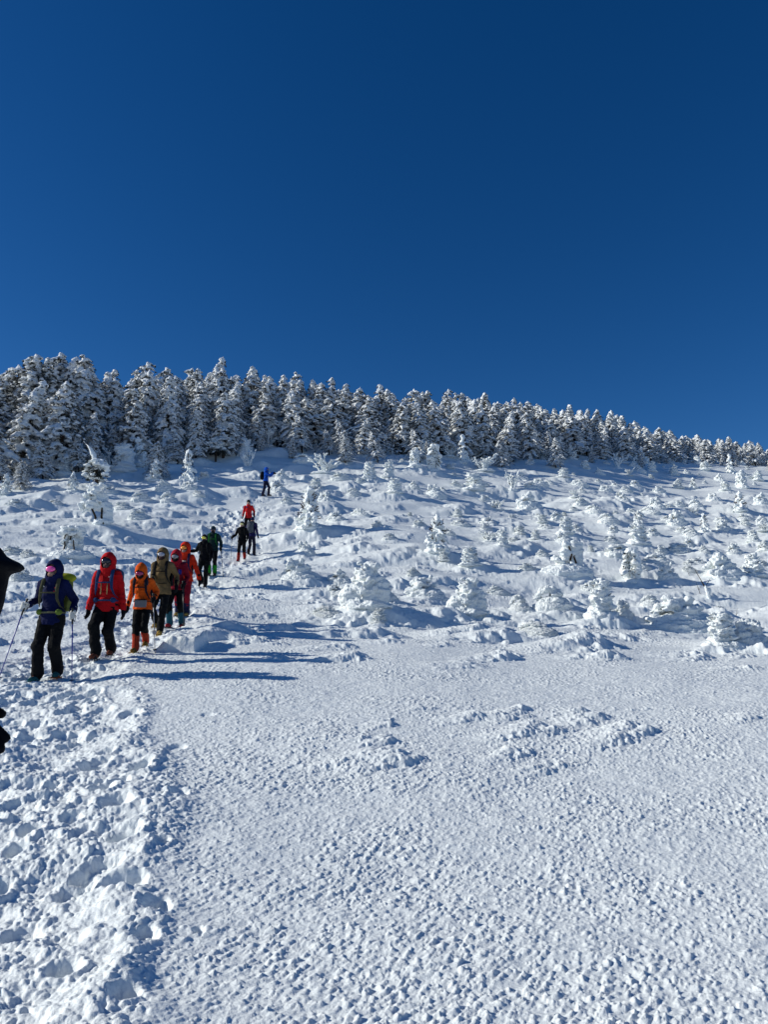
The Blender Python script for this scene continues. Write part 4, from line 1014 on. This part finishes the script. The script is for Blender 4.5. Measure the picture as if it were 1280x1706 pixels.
person('short person in orange jacket with head bowed and red gaiters, third in line', 233, 1087, 1.50,
  dict(lean=.12, nod=.9, hem=.84, bulk=1.0, jacket=('orange', (.72, .105, .012)), hood=('orange', (.72, .105, .012)), trousers=BLKT, gloves=BLK, boots=('ochre_boot', (.20, .11, .03)), gaiters=('rust_gaiter', (.40, .045, .02)), crampon=('crampon_yellow', (.4, .25, .04)),
   mask=('black_mask', (.02, .015, .02)), goggles=('lens_rose', (.45, .05, .14)), hands={-1: (-.33, .04, .93), 1: (.31, -.20, 1.06)}, feet={-1: (-.02, -.22), 1: (.06, .16, .06)},
   poles={1: (.34, -.05, 0)}, shaft='shaft_grey', pole_label={1: 'thin grey pole held straight down by the orange-jacketed hiker'}, pouch=('grey rectangular pouch strapped at the waist of the orange-jacketed hiker', ('grey_pouch', (.22, .23, .25))),
   marks=[('shoulder_patch', (.04, .04, .06), -.13, 1.36, .08, .10), ('shoulder_patch', (.04, .04, .06), .13, 1.36, .08, .10)],
   pack=dict(label='small dark backpack of the orange-jacketed hiker', body=BLK, strap=('dark_strap', (.02, .02, .03)), w=.15, h=.22)))
person('person in khaki brown jacket with mirrored goggles and black shoulder straps', 266, 1055, 1.74,
  dict(lean=.06, hem=.80, bulk=1.0, jacket=('khaki', (.17, .115, .055)), hood=('khaki', (.17, .115, .055)), trousers=BLKT, gloves=BLK, boots=('yellow_boot', (.42, .27, .07)), crampon=('crampon_yellow', (.4, .25, .04)),
   mask=('brown_mask', (.06, .03, .03)), goggles=('lens_silver', (.35, .36, .42)), hands={-1: (-.10, -.36, 1.12), 1: (.33, -.05, 1.0)}, feet={-1: (-.12, .16, .05), 1: (.06, -.20)}, marks=[('pocket_seam', (.05, .035, .02), .04, 1.02, .20, .012)],
   pack=dict(label='black backpack with wide chest straps on the khaki-jacketed hiker', body=BLK, strap=('black_strap', (.013, .013, .014)), w=.19, h=.26)))
person('person in dark red jacket with teal gaiters and red boots, half behind the khaki hiker', 291, 1043, 1.66,
  dict(lean=.10, nod=.3, hem=.86, jacket=('maroon', (.22, .010, .025)), hood=('crimson', (.36, .015, .03)), trousers=BLKT, gloves=BLK, boots=('red_boot', (.36, .03, .04)), gaiters=('teal_gaiter', (.02, .09, .13)), mask=('black_mask', (.02, .015, .02)),
   goggles=('lens_grey', (.30, .30, .32)), hands={-1: (-.20, -.25, 1.08), 1: (.24, -.22, .98)}, feet={-1: (-.10, -.08), 1: (.15, .08)}, marks=[('chest_badge', (.02, .03, .22), .12, 1.25, .07, .11)],
   poles={1: (.34, -.42, 0)}, shaft='shaft_black', pole_label={1: 'dark pole slanting down from the hiker in dark red with teal gaiters'}))
person('person in orange-red puffy jacket and orange goggles, behind the dark red hiker', 305, 1024, 1.74,
  dict(lean=.07, hem=.84, bulk=1.0, jacket=('vermilion', (.68, .035, .012)), hood=('vermilion', (.68, .035, .012)), trousers=('red_trousers', (.26, .012, .025)), gaiters=('navy_gaiter', (.015, .02, .06)), gloves=BLK, boots=('yellow_boot', (.42, .27, .07)), mask=('pale_mask', (.35, .22, .19)),
   goggles=('lens_orange', (.85, .28, .03)), hands={-1: (-.28, -.1, .98), 1: (.40, -.12, .88)}, feet={-1: (-.12, -.02), 1: (.06, .10)}, marks=[('chest_mark', (.6, .5, .45), .02, 1.30, .10, .03)], turn=-8,
   pack=dict(label='dark backpack on the hiker in the orange-red puffy jacket', body=BLK, strap=('navy_strap', (.02, .02, .06)), w=.16, h=.22)))
person('person all in black with yellow goggles, one arm stretched out to a planted pole', 338, 978, 1.72,
  dict(lean=.06, hem=.84, jacket=BLK, hat=('black_knit', (.012, .012, .014)), mask=('black_mask', (.02, .015, .02)), trousers=BLKT, baggy=1.04, gloves=BLK, boots=('dark_boot', (.03, .02, .02)), goggles=('lens_yellow', (.80, .72, .10)),
   hands={-1: (-.46, -.10, 1.18), 1: (.28, -.10, .98)}, feet={-1: (-.09, .14, .05), 1: (.12, -.18)}, poles={-1: (-.56, -.12, 0)}, shaft='shaft_grey', pole_label={-1: 'grey pole planted at arm length by the black-clad hiker with yellow goggles'},
   pack=dict(label='black backpack on the black-clad hiker with yellow goggles', body=BLK, strap=('black_strap', (.013, .013, .014)), w=.16, h=.24)))
person('person in dark jacket with green shoulder straps and bright green gaiters', 353, 957, 1.74,
  dict(lean=.05, hem=.86, jacket=('dark_teal', (.012, .03, .032)), hat=('teal_knit', (.012, .035, .045)), mask=('black_mask', (.02, .015, .02)), trousers=BLKT, gloves=BLK, boots=('dark_boot', (.03, .02, .02)), gaiters=('green_gaiter', (.02, .24, .025)),
   goggles=('lens_dark', (.015, .015, .03)), hands={-1: (-.20, -.16, 1.0), 1: (.32, -.10, .98)}, feet={-1: (-.10, -.02), 1: (.10, .02)}, poles={1: (.48, -.16, 0)}, shaft='shaft_black', pole_label={1: 'slim dark pole beside the hiker with green gaiters'},
   pack=dict(label='backpack with bright green straps on the hiker in green gaiters', body=('dark_teal', (.012, .03, .032)), strap=('green_strap', (.015, .13, .025)), w=.15, h=.24)))
person('person in black with pale yellow goggles and red gaiters, reaching a pole out', 402, 936, 1.72,
  dict(lean=.07, hem=.84, jacket=BLK, hat=('black_knit', (.012, .012, .014)), mask=('pale_mask', (.35, .22, .19)), trousers=BLKT, gloves=BLK, boots=('red_boot', (.36, .03, .04)), gaiters=('red_gaiter', (.34, .03, .02)), goggles=('lens_pale_yellow', (.75, .70, .30)),
   hands={-1: (-.40, -.16, 1.06), 1: (.26, -.10, 1.0)}, feet={-1: (-.11, -.20), 1: (.12, .14, .05)}, poles={-1: (-.46, -.2, 0)}, shaft='shaft_black', pole_label={-1: 'dark pole held out by the black-clad hiker with red gaiters'},
   pack=dict(label='black backpack on the hiker with red gaiters', body=BLK, strap=('black_strap', (.013, .013, .014)), w=.16, h=.24)))
person('person in dark purple-blue jacket seen from behind, beside the hiker with red gaiters', 418, 924, 1.74,
  dict(lean=.05, hem=.84, jacket=('indigo', (.02, .018, .09)), hat=('navy_knit', (.015, .02, .07)), trousers=('indigo_trousers', (.015, .016, .035)), gloves=BLK, boots=('dark_boot', (.03, .02, .02)), hands={-1: (-.27, -.10, .95), 1: (.27, -.10, .95)},
   feet={-1: (-.13, -.08), 1: (.10, .08)}, pack=dict(label='grey backpack on the hiker seen from behind', body=('grey_pack', (.10, .11, .13)), strap=('grey_pack', (.10, .11, .13)), w=.17, h=.25, z=1.22)), rot=170)
person('person in red jacket and black cap, half hidden behind the black and purple-blue pair', 413, 890, 1.78,
  dict(lean=.08, hem=.84, bulk=1.0, jacket=('scarlet', (.55, .018, .022)), hat=('black_knit', (.012, .012, .014)), trousers=BLKT, gloves=BLK, boots=('dark_boot', (.03, .02, .02)), mask=('pale_mask', (.35, .22, .19)), hands={-1: (-.27, -.12, .95), 1: (.30, -.06, .98)},
   feet={-1: (-.11, 0), 1: (.11, .05)}, marks=[('collar_stripe', (.02, .04, .15), -.06, 1.36, .07, .07)]))
person('person in bright blue jacket at the top of the path, facing sideways with arms raised', 442, 826, 1.74,
  dict(lean=.02, hem=.88, jacket=('royal_blue', (.01, .09, .50)), hood=('royal_blue', (.01, .09, .50)), trousers=('navy_trousers', (.012, .014, .04)), gloves=BLK, boots=('dark_boot', (.03, .02, .02)), mask=('black_mask', (.02, .015, .02)),
   hands={-1: (-.08, -.46, 1.38), 1: (.10, -.46, 1.38)}, feet={-1: (-.12, .14), 1: (.10, -.16)}, pack=dict(label='black backpack worn by the bright blue hiker at the top', body=BLK, strap=('black_strap', (.013, .013, .014)), w=.16, h=.24)), rot=78)
person('person in black hooded jacket passing close at the left edge, only brim and chest showing', -60, 1500, 1.81,
  dict(lean=.02, hem=.84, jacket=BLK, hood=BLK, brim=1, trousers=BLKT, gloves=BLK, boots=('dark_boot', (.03, .02, .02)), mask=('black_mask', (.02, .015, .02)), goggles=('lens_dark', (.015, .015, .03)), hands={-1: (-.27, -.12, .98), 1: (.12, -.055, 1.32)},
   feet={-1: (-.10, .10), 1: (.10, -.14)}, pack=dict(label='black backpack worn by the close hiker at the left frame edge', body=BLK, strap=('black_strap', (.013, .013, .014)), w=.16, h=.24)), rot=80, at=(-1.172, 1.8))
# ------------------------------------------------------------------ a label of its own for every tree and shrub, from where it stands
def nth(i):
    w = ['first', 'second', 'third', 'fourth', 'fifth', 'sixth', 'seventh', 'eighth', 'ninth', 'tenth', 'eleventh', 'twelfth']
    if i < 12: return w[i]
    i += 1
    return '%d%s' % (i, 'th' if 10 < i % 100 < 20 else {1: 'st', 2: 'nd', 3: 'rd'}.get(i % 10, 'th'))
def size_word(h, a, b): return 'small' if h < a else ('mid-sized' if h < b else 'tall')
buckets = {}
for (o, row, x, y, h, w, k) in THINGS:
    u, v = visible_uv(x, y, o.location.z)
    if row == 'shrub':
        band = ('lowest belt beside open snow' if v > 985 else 'second belt uphill' if v > 930 else 'third belt uphill' if v > 880 else 'fourth belt uphill' if v > 840 else 'fifth belt uphill' if v > 805 else 'highest belt under the wood')
        sz = {'small': 'small', 'mid-sized': 'middling', 'tall': 'large'}[size_word(h, .5, 1.0)]
        what = {'m': 'rounded rime mound', 'p': 'upright lumpy rime figure', 'p2': 'bulky rime figure', 's': 'rime-smothered young fir', 'b': 'twiggy rimed bush', 'f': 'dark snow-capped dwarf fir'}[k]
    else:
        band = {'e': 'front rank of the wood', 'd': 'inner rank of the wood'}[row[0]]
        if row == 'deep6': band = 'skyline of the wood'
        elif row in ('deep3', 'deep4'): band = 'rear rank of the wood'
        elif row in ('deep2',): band = 'middle rank of the wood'
        sz = size_word(h, 3.6, 6.5)
        what = {'rimed_fir': 'white-crusted fir', 'snowy_fir': 'dark snow-laden fir'}[o.name.split('.')[0]]
    if u < -5: band = 'belt beyond the left edge'
    elif u > 1285: band = 'belt beyond the right edge'
    buckets.setdefault((sz, what, band), []).append((u, o))
for (sz, what, band), L in buckets.items():
    L.sort(key=lambda t: t[0])
    for i, (u, o) in enumerate(L):
        o['label'] = ('only %s %s in the %s' % (sz, what, band)) if len(L) == 1 else ('%s %s, %s such from left in the %s' % (sz, what, nth(i), band))
print('COUNT', len([1 for t in THINGS if t[1] != 'shrub']), len([1 for t in THINGS if t[1] == 'shrub']))
# ------------------------------------------------------------------ camera, sun, sky
cam = bpy.data.cameras.new('camera'); co = bpy.data.objects.new('camera', cam); C.objects.link(co)
cam.sensor_fit = 'VERTICAL'; cam.sensor_height = 36; cam.lens = F_PX / 1706 * 36
co.location = (0, 0, 0); co.rotation_euler = (R(90) + PITCH, 0, 0); cam.clip_start = .05; cam.clip_end = 6000
bpy.context.scene.camera = co
SUN_EL, SUN_AZ = 25.5, 271.0      # azimuth clockwise from +y (the view direction)
d = Vector((math.sin(R(SUN_AZ)) * math.cos(R(SUN_EL)), math.cos(R(SUN_AZ)) * math.cos(R(SUN_EL)), math.sin(R(SUN_EL))))
sl = bpy.data.lights.new('sun', 'SUN'); sl.energy = 4.2; sl.angle = R(.5); sl.color = (1, .975, .89)
so = bpy.data.objects.new('sun', sl); C.objects.link(so); so.rotation_euler = (-d).to_track_quat('-Z', 'Y').to_euler()
w = bpy.data.worlds.new('World'); bpy.context.scene.world = w; w.use_nodes = True
nt = w.node_tree; bg = nt.nodes['Background']; sk = nt.nodes.new('ShaderNodeTexSky'); sk.sky_type = 'NISHITA'; sk.sun_disc = False
sk.sun_elevation = R(SUN_EL); sk.sun_rotation = R(SUN_AZ); sk.altitude = 2600; sk.air_density = 1.0; sk.dust_density = .7; sk.ozone_density = 3.0
hs = nt.nodes.new('ShaderNodeHueSaturation'); hs.inputs['Hue'].default_value = .508; hs.inputs['Saturation'].default_value = 1.32; hs.inputs['Value'].default_value = .89
nt.links.new(sk.outputs['Color'], hs.inputs['Color']); nt.links.new(hs.outputs['Color'], bg.inputs['Color']); bg.inputs['Strength'].default_value = .09
sc = bpy.context.scene; sc.view_settings.view_transform = 'Standard'; sc.view_settings.look = 'None'; sc.view_settings.gamma = 1
sc.view_settings.exposure = 0.10
sc.cycles.max_bounces = 6; sc.cycles.diffuse_bounces = 3
